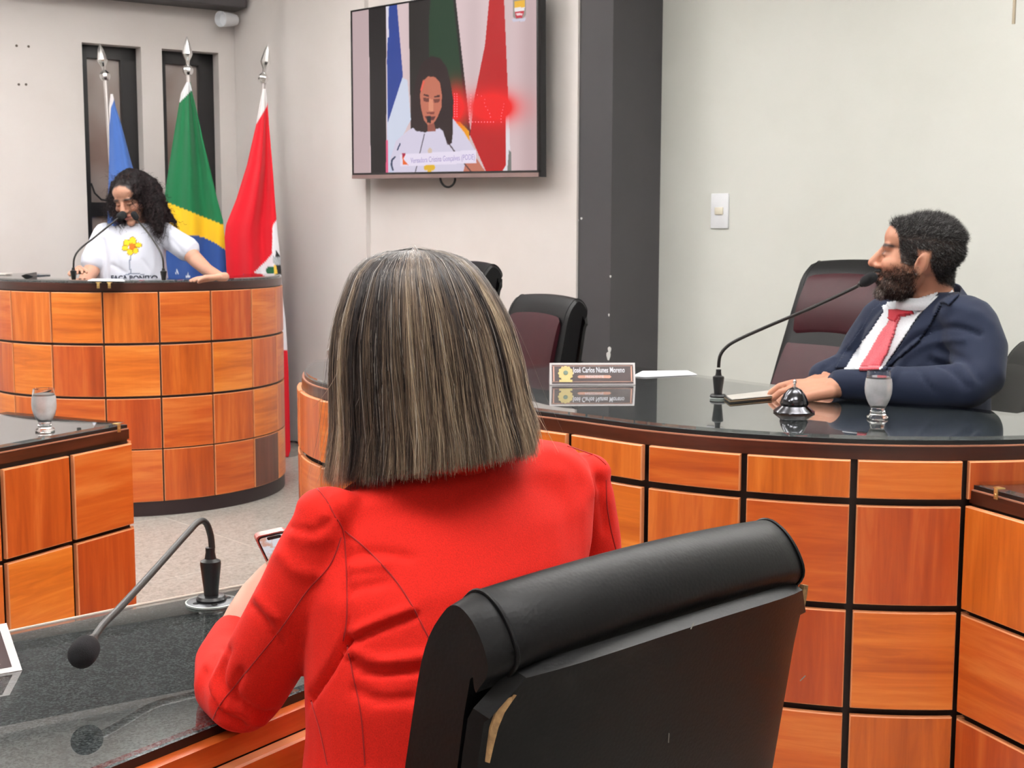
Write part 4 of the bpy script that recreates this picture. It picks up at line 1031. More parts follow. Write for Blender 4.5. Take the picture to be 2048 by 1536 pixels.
# ------------------------------------------------------------------ chairs
def chair(name, label, loc, rz, width=.45, top=1.05, front=LEA_R, high=False, worn=False, recline=.16, hf=.10):
    "swivel chair; the sitter looks along +y, the rear of the backrest along -y"
    root = empty(name, (loc[0], loc[1], 0), rz); tag(root, label, 'chair', 'leatherette swivel chairs')
    seat_z = .47; zb = .50
    H = top-zb
    w2 = width/2
    def backshape(prof, x0, x1, mat, nm, bulge=.012, crown=.012, rounding=.03, n=18):
        # prof: closed (y, z) outline; rounded towards both sides, slightly wrapped
        rings = []
        c = np.mean(prof, 0)
        for k in range(n+1):
            t = k/n; x = x0+(x1-x0)*t
            e = min(t, 1-t)*(x1-x0); s = 1 if e > rounding else max(.0, 1-(1-e/rounding)**2)**.5
            s = .86+.14*s
            wrap = -bulge*(1-(2*t-1)**2)
            rings.append([(x, (p[0]-c[0])*s+c[0]+wrap, (p[1]-c[1])*(s*.35+.65)+c[1] - crown*(2*t-1)**2) for p in prof])
        v, f = _rings(rings); return mesh(nm, v, f, mat, root, smooth=50)
    # cushion core (front) and top roll
    def lean(z): return -recline*(z-zb)            # further back with height
    core = [(lean(zb)+.055, zb), (lean(zb+H*.4)+.062, zb+H*.4), (lean(top-.13)+.050, top-.13), (lean(top-.06)+.038, top-.05), (lean(top)+.018, top-.010), (lean(top)-.002, top), (lean(top)-.024, top-.009), (lean(top)-.042, top-.030), (lean(top)-.048, top-.052), (lean(top-.07)-.042, top-.074), (lean(top-.11)-.03, top-.10), (lean(zb)-.01, zb)]
    core = [tuple(p) for p in spline(core, 4, closed=True)]
    backshape(core, -w2, w2, LEA, 'backrest', rounding=.02)
    # piping rings near both ends of the roll
    for sx in (-1, 1):
        x = sx*(w2-.022)
        rr_ = [(x, p[0]*1.0-.0006+(-.012*(1-(2*((x+w2)/width)-1)**2)), p[1]-.012*(2*((x+w2)/width)-1)**2) for p in core if p[1] > top-.10]
        c_ = np.mean(rr_, 0); rr_ = [tuple(c_+(np.array(q)-c_)*1.0) for q in rr_]
        g = G(); g.tube(rr_, .0020, 6, cap=True); g.build('piping', LEA, root, 40)
    # rear shell panel
    zt_ = top-.060 if not high else top-.2
    N = 16; v = []
    for (off, sh) in ((0, 0), (-.016, .008)):
        for j in range(13):
            z = zb-.02+(zt_-zb+.02)*j/12
            for i in range(N+1):
                t = i/N; x = -w2*1.02+2*w2*1.02*t
                cr_ = .03*max(0, (abs(2*t-1)-.86)/.14)**2*max(0, (j-10.5)/1.5)
                v.append((x*(1-sh/w2*(.5)), lean(z)-.052+off-.012*(1-(2*t-1)**2)*1.6 + .018*abs(2*t-1)**6, z - cr_ - (.012*(2*t-1)**2 if j == 12 else 0) - (.006 if (off and j == 12) else 0)))
    f = []; K = (N+1)*13
    for j in range(12):
        for i in range(N):
            a = j*(N+1)+i; f.append((a, a+1, a+N+2, a+N+1)); f.append((K+a, K+a+N+1, K+a+N+2, K+a+1))
    for i in range(N): f.append((12*(N+1)+i, 12*(N+1)+i+1, K+12*(N+1)+i+1, K+12*(N+1)+i)); f.append((i, K+i, K+i+1, i+1))
    for j in range(12):
        for e in (0, N): a = j*(N+1)+e; f.append((a, a+N+1, K+a+N+1, K+a))
    mesh('rear_shell', v, f, LEA, root, smooth=35)
    if worn:
        FO = plain('torn edge foam', (196, 158, 112), .9, var=.3, vscale=120, bmp=.5)
        def tear(nm, pts, wds):
            g = G(); L_ = []; R_ = []
            for (x, z), w_ in zip(pts, wds):
                t = (x+w2*1.02)/(2*w2*1.02); yv = lean(z)-.052-.016-.012*(1-(2*t-1)**2)*1.6+.018*abs(2*t-1)**6-.0022
                L_.append((x-w_, yv+.0035, z)); R_.append((x+w_, yv, z))
            n = len(L_); v = L_+R_+[(a, b+.006, c) for a, b, c in L_]+[(a, b+.006, c) for a, b, c in R_]
            f = []
            for k in range(n-1): f += [(k, n+k, n+k+1, k+1), (2*n+k, 2*n+k+1, 3*n+k+1, 3*n+k), (k, k+1, 2*n+k+1, 2*n+k), (n+k, 3*n+k, 3*n+k+1, n+k+1)]
            f += [(0, 2*n, 3*n, n), (n-1, 2*n-1, 4*n-1, 3*n-1)]
            o = mesh(nm, v, f, FO, root); o['label'] = 'torn tan edge of the rear shell'
        tear('torn_edge', [(-w2*.955+.010, zt_-.030), (-w2*.955+.005, zt_-.036), (-w2*.955, zt_-.045), (-w2*.955-.003, zt_-.058), (-w2*.955-.004, zt_-.072), (-w2*.955-.005, zt_-.090)], [.0008, .0032, .0036, .0028, .0016, .0004])
        tear('torn_edge', [(w2*.995, zt_-.018), (w2*1.0, zt_-.03), (w2*1.0, zt_-.05)], [.001, .002, .001])
        SC = plain('pale scuff', (120, 118, 112), .8)
        for (x, z, a, l) in ((-.01, top-.065, .9, .007), (.03, top-.055, 1.1, .012), (-.02, zt_-.115, 1.5, .009), (w2*.93, zt_-.115, .35, .010)):
            yv = lean(z)-(.060 if z > zt_ else .0885)+.012*(2*x/width)**2
            g = G(); 
            hit = None
            g.tube([(x-l/2*math.cos(a), yv, z-l/2*math.sin(a)), (x+l/2*math.cos(a), yv, z+l/2*math.sin(a))], .0006, 5); g.build('scuff', SC, root)
    # front pads
    pz1 = top-.07
    pad = lambda z0, z1, th: [tuple(p) for p in spline([(lean(z0)+.050, z0), (lean((z0+z1)/2)+.068+th, (z0+z1)/2), (lean(z1)+.050, z1), (lean((z0+z1)/2)+.02, (z0+z1)/2)], 6, closed=True)]
    if high:
        backshape(pad(top-.27, top-.05, .01), -w2*.80, w2*.80, front, 'headrest_pad', rounding=.03)
        backshape(pad(zb+.03, top-.29, .016), -w2*.84, w2*.84, front, 'backrest_pad', rounding=.04)
    else: backshape(pad(zb+.03, pz1, .012), -w2*.84, w2*.84, front, 'backrest_pad', rounding=.04)
    g = G(); g.box((0, .29, seat_z-.03), (width*1.02, .46, .11), bev=.035); g.build('seat', LEA, root, 40)
    g = G(); g.box((0, .05, seat_z-.07), (.09, .16, .05), bev=.008); g.box((0, -.01, .50), (.09, .04, .22), bev=.008); g.build('seat_bracket', PLASTIC, root, 30)
    for sx in (-1, 1):
        x = sx*(w2+.045)
        g = G(); g.tube(spline([(sx*(w2-.03), .22, seat_z-.08), (x, .22, seat_z-.06), (x, .21, seat_z+.10), (x, .20, seat_z+.18)], 5), .014, 8); g.box((x, .19, seat_z+.195), (.055, .26, .03), bev=.012); g.build('armrest', PLASTIC, root, 40)
    g = G(); g.lathe((0, .27, .10), [(.028, 0), (.028, .18), (.018, .19), (.018, .30), (.05, .305), (.05, .32)], 20); g.build('gas_post', PLASTIC, root, 30)
    for a in range(5):
        an = a*2*math.pi/5+.3; ex, ey = .29*math.cos(an), .27+.29*math.sin(an)
        g = G(); g.tube([(0, .27, .115), (ex*.6, .27+(ey-.27)*.6, .10), (ex, ey, .07)], [.024, .019, .014], 8); lg = g.build('leg', PLASTIC, root, 40)
        g = G(); g.lathe((ex-.012, ey, .027), [(.0, 0), (.027, 0), (.027, .024), (0, .024)], 16, ax=(1, 0, 0)); g.build('caster', PLASTIC, lg, 30)
    return root
# nearest chair: ends of its top roll measured in the photograph
cL, cR = np.array([-.032, 1.095]), np.array([.286, 1.395])
dd = cR-cL; wch = np.linalg.norm(dd)+.02; rzc = math.atan2(dd[1], dd[0]); fwd = np.array([-math.sin(rzc), math.cos(rzc)])
cm = (cL+cR)/2
lean_top = .16*(1.045-.50)
chair('swivel_chair', 'black leatherette chair with torn rear edges, the woman in red seated on it', cm+fwd*(lean_top+.01), rzc, wch, 1.052, worn=True)
# chair of the bearded man, at the picture edge
q = P(2022, 700, 4.10)
chair('swivel_chair', 'black chair behind the bearded man, cut by the picture edge', (q[0]+.02, q[1]+.02), math.radians(84), .46, 1.0, front=LEA)
# tall presiding chair
q = P(1652, 520, 4.75)
chair('high_back_chair', 'tall maroon and black chair with headrest pad, empty behind the presiding desk', (q[0]-.08, q[1]-.05), math.radians(124), .46, 1.245, high=True, recline=.38)
q = P(1064, 600, 5.25)
chair('swivel_chair', 'maroon and black chair standing before the charcoal pillar', (q[0]-.02, q[1]-.12), math.radians(122), .43, 1.10)
q = P(905, 545, 6.0)
chair('swivel_chair', 'black chair partly hidden behind the hair of the woman in red', (q[0]-.01, q[1]-.1), math.radians(118), .43, 1.21)

# ------------------------------------------------------------------ people
def Rz(a): return Matrix.Rotation(a, 3, 'Z')
def eul(yaw, pitch=0, roll=0): return Matrix.Rotation(yaw, 3, 'Z') @ Matrix.Rotation(pitch, 3, 'X') @ Matrix.Rotation(roll, 3, 'Y')
def ring(c, a, b, ux, uy, n=28, pw=2.0):
    c = np.array(c, float); out = []
    for k in range(n):
        t = 2*math.pi*k/n; cs, sn = math.cos(t), math.sin(t)
        out.append(c + np.array(ux)*a*math.copysign(abs(cs)**(2/pw), cs) + np.array(uy)*b*math.copysign(abs(sn)**(2/pw), sn))
    return out
def head_prims(Mx, T, s=1.0, male=False):
    "head in local axes: face towards -y, x to the viewer's right, z up; chin at -.115, crown at +.115"
    def E(c, r, rot=None):
        c2 = Mx @ Vector(c)*s + Vector(tuple(T)); return _ell(c2, tuple(q*s for q in r), Mx if rot is None else Mx @ rot)
    def C(a, b, r): return _cap([np.array(Mx @ Vector(q)*s)+T for q in (a, b)], [q*s for q in r] if not np.isscalar(r) else r*s, 16)
    T = np.array(T, float)
    out = [E((0, .018, .035), (.076, .096, .082)), E((0, -.030, -.015), (.063, .062, .085)), E((0, -.040, -.072), (.047, .047, .038)),
           E((0, -.078, -.100), (.021, .018, .016)), E((0, -.048, .048), (.060, .046, .048)),
           C((-.036, -.083, .020), (.036, -.083, .020), .012), C((0, -.090, .014), (0, -.114, -.026), (.009, .0125)),
           E((-.012, -.100, -.033), (.010, .011, .008)), E((.012, -.100, -.033), (.010, .011, .008)),
           E((-.036, -.066, -.024), (.025, .026, .022)), E((.036, -.066, -.024), (.025, .026, .022)),
           E((0, -.095, -.056), (.024, .011, .007)), E((0, -.092, -.068), (.021, .011, .008)),
           E((-.030, -.084, .002), (.014, .011, .010)), E((.030, -.084, .002), (.014, .011, .010))]
    for sx in (-1, 1):
        out.append(E((sx*.079, .008, -.012), (.008, .019, .031), Matrix.Rotation(-.22, 3, 'X') @ Matrix.Rotation(sx*.35, 3, 'Z')))
        out.append(E((sx*.078, .004, -.034), (.008, .010, .011)))
    return out
def head_finish(o, Mx, T, s=1.0, tone=(.50, .26, .18), lips=(.40, .13, .12), brow=(.03, .02, .018), male=False, open_eyes=False, mask=None):
    v = co(o); L = (v-np.array(T)) @ np.array(Mx)/s    # to head axes
    n = normals(o)
    def G_(c, r): return np.exp(-(((L-np.array(c))/np.array(r))**2).sum(1))
    d = np.zeros(len(v))
    for sx in (-1, 1):
        d -= .0045*G_((sx*.031, -.088, .010), (.016, .02, .006)); d -= .003*G_((sx*.016, -.09, .004), (.006, .02, .010))
        d -= .006*G_((sx*.088, .002, -.010), (.014, .008, .016)); d += .0025*G_((sx*.088, .020, -.004), (.014, .006, .026))
        d -= .0025*G_((sx*.031, -.09, -.007), (.014, .02, .0035)); d -= .002*G_((sx*.030, -.098, -.045), (.006, .03, .016))
    d -= .005*G_((0, -.105, -.062), (.022, .02, .0022)); d -= .0035*G_((0, -.09, -.082), (.018, .02, .005)); d -= .0015*G_((0, -.104, -.046), (.003, .02, .006))
    if mask is not None: d *= mask(v)
    setco(o, v+n*(d*s)[:, None])
    c = np.zeros((len(v), 3)); c[:] = tone
    nz = np.array([noise.noise(Vector(p*22)) for p in L]); c *= (1+.06*nz)[:, None]
    def mixc(w, col): 
        w = np.clip(w, 0, 1)[:, None]; c[:] = c*(1-w)+np.array(col)*w
    front = (L[:, 1] < -.03)
    mixc(.35*G_((-.04, -.07, -.03), (.02, .05, .02))+.35*G_((.04, -.07, -.03), (.02, .05, .02))+.45*G_((0, -.115, -.028), (.014, .02, .012)), (tone[0]*.98, tone[1]*.66, tone[2]*.60))
    mixc(1.3*G_((0, -.100, -.0565), (.022, .02, .0065))+1.2*G_((0, -.097, -.069), (.019, .02, .007)), lips)
    mixc(1.2*G_((0, -.105, -.0625), (.021, .02, .0015)), (.06, .02, .02))
    for sx in (-1, 1):
        mixc(2.0*G_((sx*.032, -.09, .0245), (.019, .04, .0050)), brow)
        if open_eyes:
            mixc(1.0*G_((sx*.031, -.096, .003), (.011, .02, .003)), (.30, .24, .22)); mixc(2*G_((sx*.031, -.1, .003), (.0075, .02, .0042)), (.02, .012, .01))
        mixc(1.4*G_((sx*.031, -.096, (.0085 if open_eyes else -.004)), (.015, .02, .0022)), (.035, .02, .018))
        mixc(.35*G_((sx*.031, -.09, .008), (.018, .02, .012)), (tone[0]*.6, tone[1]*.5, tone[2]*.5))
        mixc(.8*G_((sx*.088, .003, -.010), (.02, .007, .014)), (tone[0]*.5, tone[1]*.3, tone[2]*.28))  # inner ear shade painted into the skin colour
    return L, c
def hand(name, wrist, fwd, up, side, size, parent, mat=SKIN, curl=.5, tone=(.5, .26, .18), thumb=1, spread=.10):
    "palm plus five fingers; fwd = to the fingertips, up = back of the hand, side*thumb = thumb side"
    w_ = np.array(wrist, float); f = np.array(fwd, float); f /= np.linalg.norm(f); u = np.array(up, float); u -= f*np.dot(u, f); u /= np.linalg.norm(u); s = np.cross(f, u)*thumb
    if side is not None and np.dot(s, side) < 0: s = -s
    k = size/.19
    out = [_cap([w_-f*.03*k, w_+f*.005*k], [.026*k, .025*k], 16)]
    for i, o_ in enumerate((-.030, -.010, .010, .030)):
        out.append(_cap([w_+f*.012*k+s*o_*.55*k, w_+f*.088*k+s*o_*k+u*(.004 if abs(o_) < .02 else 0)*k], [.017*k, .0125*k], 12))
    lens = [.062, .078, .084, .076]
    for i, o_ in enumerate((-.032, -.011, .011, .032)):
        p = w_+f*.090*k+s*o_*k+u*.002*k; a = 0; L_ = lens[i] if True else .07; pts = [p]
        for j, seg in enumerate((.42, .32, .26)):
            a += curl*(.55 if j == 0 else .95); d = f*math.cos(a)-u*math.sin(a)+s*(o_/.03)*spread; p = p+d*L_*seg*k; pts.append(p)
        out.append(_cap(pts, [.0098*k, .0092*k, .0085*k, .0072*k], 12))
    p0 = w_+f*.022*k+s*.026*k-u*.006*k; p1 = w_+f*.055*k+s*.050*k-u*.014*k; p2 = w_+f*.085*k+s*.056*k-u*.02*k; p3 = w_+f*.108*k+s*.052*k-u*.026*k
    out.append(_cap([p0, p1, p2, p3], [.016*k, .0125*k, .0105*k, .0085*k], 12))
    o = organic(name, out, mat, .0028*max(1, k), 3, parent)
    v = co(o); c = np.zeros((len(v), 3)); c[:] = tone
    for i, o_ in enumerate((-.032, -.011, .011, .032)):
        q = w_+f*.090*k+s*o_*k+u*.012*k; wq = np.exp(-((v-q)**2).sum(1)/(.010*k)**2)[:, None]*.35; c = c*(1-wq)+np.array((tone[0]*.95, tone[1]*.65, tone[2]*.6))*wq
    setcol(o, c); return o
def to_local(root, *objs):
    for o in objs: o.data.transform(Matrix.Translation(-Vector(root.location)))

# ======== woman in the red blazer, seen from behind
SK1 = (.62, .36, .27)
wr = empty('person', (-.06, 1.46, 0)); tag(wr, 'seated woman in a red blazer with streaked straight bob, seen from behind holding a phone', 'person')
sv = np.array([.8, .6, 0]); fv = np.array([-.6, .8, 0])
def tor(px, py, Y, a, b, pw=2.3, tilt=0.0): return ring(P(px, py, Y), a, b, sv+np.array([0, 0, tilt]), fv, 32, pw)
body_prims = []
# torso slices: centre in the picture, depth, half width along the shoulders, half thickness
TS_ = [(900, 872, 1.545, .050, .046), (905, 895, 1.545, .066, .052), (908, 920, 1.545, .122, .062), (912, 945, 1.545, .166, .070), (918, 985, 1.54, .185, .082),
       (918, 1040, 1.53, .190, .096), (908, 1120, 1.51, .186, .108), (896, 1220, 1.49, .174, .114), (888, 1320, 1.47, .166, .116), (880, 1420, 1.46, .158, .116), (872, 1540, 1.45, .160, .120), (868, 1700, 1.45, .178, .130), (868, 1900, 1.46, .19, .14)]
rings_ = [tor(a, b, c, d, e, 2.2, .12 if i < 6 else .08) for i, (a, b, c, d, e) in enumerate(TS_)]
jac = [_rings(rings_)]
jac.append(_cap([P(655, 1040, 1.435), P(628, 1110, 1.44), P(598, 1190, 1.445), P(545, 1290, 1.46), P(500, 1372, 1.475), P(486, 1392, 1.48)], [.036, .043, .0465, .047, .0445, .043], 28))
jac.append(_ell(P(655, 1016, 1.44), (.036, .036, .024)))
jac.append(_cap([P(486, 1392, 1.485), P(455, 1372, 1.53), P(448, 1322, 1.60), P(470, 1272, 1.655)], [.043, .040, .036, .031], 24))
jac.append(_cap([P(1165, 985, 1.665), P(1178, 1080, 1.675), P(1184, 1200, 1.69), P(1160, 1330, 1.75), P(1100, 1360, 1.85)], [.040, .042, .042, .04, .036], 24))
jac.append(_ell(P(1168, 945, 1.665), (.036, .036, .026)))
blz = organic('blazer', jac, REDCLOTH, .0055, 5, wr)
folds(blz, [([(650, 985), (668, 1020), (690, 1065), (690, 1140), (694, 1230), (688, 1290)], 9, -.0035),
            ([(660, 1040), (640, 1058), (610, 1062), (578, 1052)], 6, -.0022), ([(655, 1075), (625, 1080), (590, 1072)], 14, .0015),
            ([(695, 1285), (760, 1258), (830, 1232)], 7, -.0045), ([(700, 1268), (760, 1240), (820, 1218)], 9, .0035),
            ([(700, 1320), (740, 1345), (800, 1345), (860, 1335)], 8, -.0045), ([(705, 1300), (760, 1322), (850, 1312)], 10, .003),
            ([(700, 1110), (760, 1105), (820, 1115)], 10, -.0022), ([(700, 1135), (770, 1130)], 8, .002), ([(700, 1180), (770, 1165)], 9, -.002),
            ([(710, 1380), (760, 1400), (830, 1395)], 10, -.0025),
            ([(560, 1110), (590, 1140), (640, 1150)], 12, .002), ([(500, 1210), (530, 1245), (560, 1290)], 8, -.0032), ([(515, 1195), (550, 1235)], 9, .0028),
            ([(455, 1300), (440, 1360), (470, 1410)], 7, -.004), ([(430, 1320), (412, 1370), (440, 1430), (480, 1450)], 8, -.0045), ([(446, 1310), (424, 1370), (452, 1420)], 7, .0035), ([(405, 1340), (400, 1390), (425, 1440)], 7, -.0035),
            ([(480, 1345), (470, 1390), (520, 1430), (580, 1425)], 9, -.004), ([(500, 1440), (560, 1445), (610, 1410)], 10, .003),
            ([(1195, 960), (1205, 1010), (1212, 1060)], 8, -.003), ([(1100, 905), (1150, 930), (1190, 985)], 14, .003), ([(1060, 940), (1130, 1010), (1160, 1100)], 30, -.0025),
            ([(700, 1000), (850, 975), (1000, 950), (1120, 940)], 26, .003), ([(694, 1278), (662, 1335), (618, 1400), (600, 1440)], 7, -.007)], 1.6)
# seams: fine tubes lying in the cloth
SEAM = fabric('seam thread red', (166, 14, 8), 700)
for nm, pts in (('sleeve_seam', [(632, 975), (652, 1000), (668, 1030), (686, 1062), (691, 1110), (694, 1180), (693, 1240), (686, 1282)]),
                ('back_seam', [(690, 1062), (740, 1105), (790, 1160), (826, 1215), (850, 1262), (872, 1300)]),
                ('side_seam', [(694, 1290), (706, 1350), (722, 1430), (730, 1530)]),
                ('sleeve_seam', [(682, 1075), (660, 1130), (612, 1185), (560, 1260), (500, 1335), (470, 1372), (440, 1410), (420, 1452)]),
                ('side_seam', [(622, 1400), (640, 1460), (655, 1530)]),
                ('shoulder_seam', [(1135, 893), (1165, 900), (1195, 915), (1212, 930)]), ('back_seam', [(1212, 960), (1214, 1010), (1222, 1060), (1232, 1100)])):
    q = on_surface(blz, [tuple(p) for p in spline(pts, 8)], .0002)
    q = [a for i, a in enumerate(q) if i == 0 or np.linalg.norm(a-q[i-1]) < .04]
    if len(q) > 4:
        g = G(); g.tube(q, .0009, 6); o = g.build(nm, SEAM, wr, 50); to_local(wr, o)
to_local(wr, blz)
# collar
g = G(); cpts = []
for k in range(25):
    a = math.radians(-160+320*k/24); cpts.append((a))
v = []; n_ = len(cpts)
for (r_, dz, off) in ((.066, -.030, .0), (.064, .0, 0), (.058, .014, 0), (.054, .012, 0), (.052, -.02, 0)):
    for a in cpts:
        c = P(893, 905, 1.535)+np.array([0, 0, .012]); v.append(c + sv*r_*math.sin(a)*1.12 - fv*r_*math.cos(a) + np.array([0, 0, dz-.02*(1-math.cos(a))*.5]))
f = []
for j in range(4):
    for i in range(n_-1): f.append((j*n_+i, j*n_+i+1, (j+1)*n_+i+1, (j+1)*n_+i))
o = mesh('collar', v, f, REDCLOTH, wr, 60); m_ = o.modifiers.new('s', 'SOLIDIFY'); m_.thickness = .003; to_local(wr, o)
# head, neck, forearm, hand
HC = P(862, 690, 1.52)+fv*.022; hyaw = math.radians(180+37)   # face direction (-.6,.8)
Mh = eul(hyaw, math.radians(14))
hp = head_prims(Mh, HC, .88) + [_cap([P(893, 925, 1.545), P(885, 800, 1.53), P(876, 720, 1.52)], [.056, .052, .055])]
o = organic('head', hp, SKIN, .004, 3, wr); L_, c_ = head_finish(o, Mh, HC, .88, SK1); wq = ((L_[:, 2] > .05) | ((L_[:, 1] > -.01) & (L_[:, 2] > -.06)))[:, None]; c_ = np.where(wq, np.array(srgb(60, 50, 46)), c_); setcol(o, c_); to_local(wr, o)
wrist = P(548, 1150, 1.72)
o = organic('forearm', [_cap([P(466, 1285, 1.65), P(492, 1232, 1.675), P(515, 1190, 1.70), P(545, 1150, 1.72)], [.027, .0265, .024, .020])], SKIN, .004, 2, wr); c_ = np.zeros((len(o.data.vertices), 3)); c_[:] = SK1; setcol(o, c_); to_local(wr, o)
hd = hand('hand', P(556, 1142, 1.722), P(610, 1085, 1.735)-P(556, 1142, 1.722), (-.2, .6, .5), None, .15, wr, curl=.7, tone=SK1); to_local(wr, hd)
g = G(); q = [_cap([P(1100, 1360, 1.85), P(980, 1330, 1.90), P(900, 1300, 1.90)], [.026, .022, .02])]; o = organic('forearm', q, SKIN, .005, 2, wr); c_ = np.zeros((len(o.data.vertices), 3)); c_[:] = SK1; setcol(o, c_); to_local(wr, o)
# legs under the bench
NAVYT = fabric('dark trousers', (40, 40, 46))
hipc = P(868, 1900, 1.46); hp_ = []
for sx in (-1, 1):
    h0 = np.array([hipc[0], hipc[1], .53])+sv*sx*.09; kn = h0+fv*.40+sv*sx*.03; kn[2] = .52; an = kn+fv*.02; an[2] = .09; hp_.append(_cap([h0, kn], [.085, .062])); hp_.append(_cap([kn, an], [.058, .038]))
hp_.append(_ell((hipc[0], hipc[1], .56), (.17, .15, .10)))
o = organic('trousers', hp_, NAVYT, .012, 4, wr); to_local(wr, o)
for sx in (-1, 1):
    an = np.array([hipc[0], hipc[1], 0])+sv*sx*.12+fv*.47; o = organic('shoe', [_cap([an+[0, 0, .045], an+fv*.14+[0, 0, .03]], [.04, .032])], PLASTIC, .008, 2, wr); to_local(wr, o)
# spectacles
g = G(); ey = []
for sx in (-1, 1):
    ring_ = [np.array(Mh @ Vector((sx*.034+.026*math.cos(a), -.112, .002+.019*math.sin(a))))+HC for a in np.linspace(0, 2*math.pi, 20)]
    g.tube(ring_, .0018, 6, cap=False); g.tube([np.array(Mh @ Vector(q))+HC for q in ((sx*.060, -.112, .008), (sx*.078, -.08, .010), (sx*.084, .0, .012))], .0018, 6)
g.tube([np.array(Mh @ Vector(q))+HC for q in ((-.009, -.114, .006), (.009, -.114, .006))], .0018, 6)
o = g.build('spectacles', SILVER, wr, 60); to_local(wr, o)
# hair: shell slices measured from the outline, open towards the face
HS = [(499, 796, 862, 1.515, .022), (502, 778, 884, 1.515, .036), (508, 760, 905, 1.515, .050), (520, 736, 930, 1.515, .068), (545, 712, 955, 1.515, .083), (580, 698, 979, 1.515, .094), (620, 684, 1001, 1.515, .101), (660, 675, 1018, 1.515, .105), (720, 668, 1036, 1.515, .106), (790, 667, 1050, 1.518, .104), (850, 667, 1063, 1.52, .102), (905, 666, 1068, 1.522, .099), (960, 663, 1066, 1.524, .097)]
HY = np.array([h[0] for h in HS], float)
def hair_pt(phi, y, off=0.0):
    "phi: 0 = towards the lens, +90 = picture right"
    xl, xr, Yc, dp = [np.interp(y, HY, [h[i] for h in HS]) for i in (1, 2, 3, 4)]
    c = P((xl+xr)/2, y, Yc); W_ = (xr-xl)/2*Yc/FPX
    return c + np.array([(W_+off)*math.sin(phi), -(dp+off)*math.cos(phi), 0])
F0, F1_ = math.radians(-128), math.radians(152)      # the face opening lies between (behind, towards the far left)
def bottom_y(phi):
    d = math.degrees(phi)
    return np.interp(d, [-128, -95, -75, -50, -20, 5, 30, 55, 75, 95, 120, 152], [945, 952, 955, 945, 922, 908, 898, 890, 900, 868, 862, 860])
APX = P(828, 500, 1.515)
def streak(phi, t):
    d = math.degrees(phi)
    a = noise.noise(Vector((d*.055, t*.35, 3.1))) + .8*noise.noise(Vector((d*.16, t*.5, 7.7))) + .45*noise.noise(Vector((d*.55, t*.6, 1.3)))
    b = .30+a*.78+.36*(t-.35)
    b += .34*math.exp(-((d+4)/9)**2)*(1-.4*t) + .25*math.exp(-((d-22)/12)**2) + .12*math.exp(-((d-48)/10)**2) - .30*math.exp(-((d+16)/7)**2)*(1-t) - .25*math.exp(-((d-8)/5)**2) - .2*math.exp(-((d-40)/5)**2)*(1-t)
    return b
DKH, MDH, LTH, ROOT = np.array(srgb(42, 34, 34)), np.array(srgb(124, 104, 86)), np.array(srgb(208, 186, 156)), np.array(srgb(96, 92, 92))
def hcol(phi, t, j=0.0):
    b = min(1, max(0, streak(phi, t)+j)); c = DKH*(1-b*2)+MDH*b*2 if b < .5 else MDH*(2-2*b)+LTH*(2*b-1)
    w_ = max(0, 1-t/.28)*.45; return c*(1-w_)+ROOT*w_
NPH, NYH = 90, 40; v = []; cc = []
for j in range(NYH):
    t = j/(NYH-1)
    for i in range(NPH):
        ph = F0+(F1_-F0)*i/(NPH-1); yb = bottom_y(ph)-10; y = 499+(yb-499)*t**1.3
        v.append(hair_pt(ph, y, -.007)); cc.append(hcol(ph, t)*.6)
f = [(j*NPH+i, j*NPH+i+1, (j+1)*NPH+i+1, (j+1)*NPH+i) for j in range(NYH-1) for i in range(NPH-1)]
v.append(APX+[0, 0, -.004]); cc.append(DKH); f += [(len(v)-1, i+1, i) for i in range(NPH-1)]
# top continues over the forehead side
o = mesh('hair', v, f, HAIRM, wr, smooth='all'); setcol(o, np.array(cc)); m_ = o.modifiers.new('s', 'SOLIDIFY'); m_.thickness = .006; m_.offset = -1; hair1 = o; to_local(wr, o)
NS_ = 16000; NP_ = 14
rs = np.random.RandomState(3)
gp, gt = np.linspace(F0-.2, F1_+.2, 300), np.linspace(0, 1, 14)
ST = np.array([[streak(p, t) for t in gt] for p in gp])
def samp(p, t):
    a = np.clip((p-gp[0])/(gp[-1]-gp[0])*299, 0, 298.99); b = np.clip(t*13, 0, 12.99); i = a.astype(int); j = b.astype(int); fa, fb = a-i, b-j
    return (ST[i, j]*(1-fa)+ST[i+1, j]*fa)*(1-fb)+(ST[i, j+1]*(1-fa)+ST[i+1, j+1]*fa)*fb
u = np.linspace(0, 1, NP_)[None, :]
ph = (F0+(F1_-F0)*rs.rand(NS_))[:, None]; t0 = (rs.rand(NS_)**2.2*.75)[:, None]; fly = (rs.rand(NS_) < .016)[:, None]
off = (-.004+.0065*rs.rand(NS_)+np.where(rs.rand(NS_) < .08, .005*rs.rand(NS_), 0))[:, None]
dg_ = np.degrees(ph); yb = np.interp(dg_, [-128, -95, -75, -50, -20, 5, 30, 55, 75, 95, 120, 152], [945, 952, 955, 945, 922, 908, 898, 890, 900, 868, 862, 860])+rs.randn(NS_, 1)*6+5*np.sin(dg_*.9)
t1 = np.where(rs.rand(NS_) < .86, 1.0, .72+.25*rs.rand(NS_))[:, None]; t = t0+(t1-t0)*u
tt = t**1.3; yy = 499+(yb-499)*tt
pp = ph+rs.randn(NS_, 1)*.018*np.sin(3*t+rs.rand(NS_, 1)*6)+rs.randn(NS_, 1)*.010*np.sin(9*t+rs.rand(NS_, 1)*6)+rs.randn(NS_, 1)*.05*t*t+np.where(rs.rand(NS_, 1) < .10, .16*rs.randn(NS_, 1), 0)*t
clump = np.round(dg_/5+.3*rs.randn(NS_, 1))*5; pp = pp+np.radians(clump-dg_)*.55*t**2*np.where(rs.rand(NS_, 1) < .75, 1, 0)
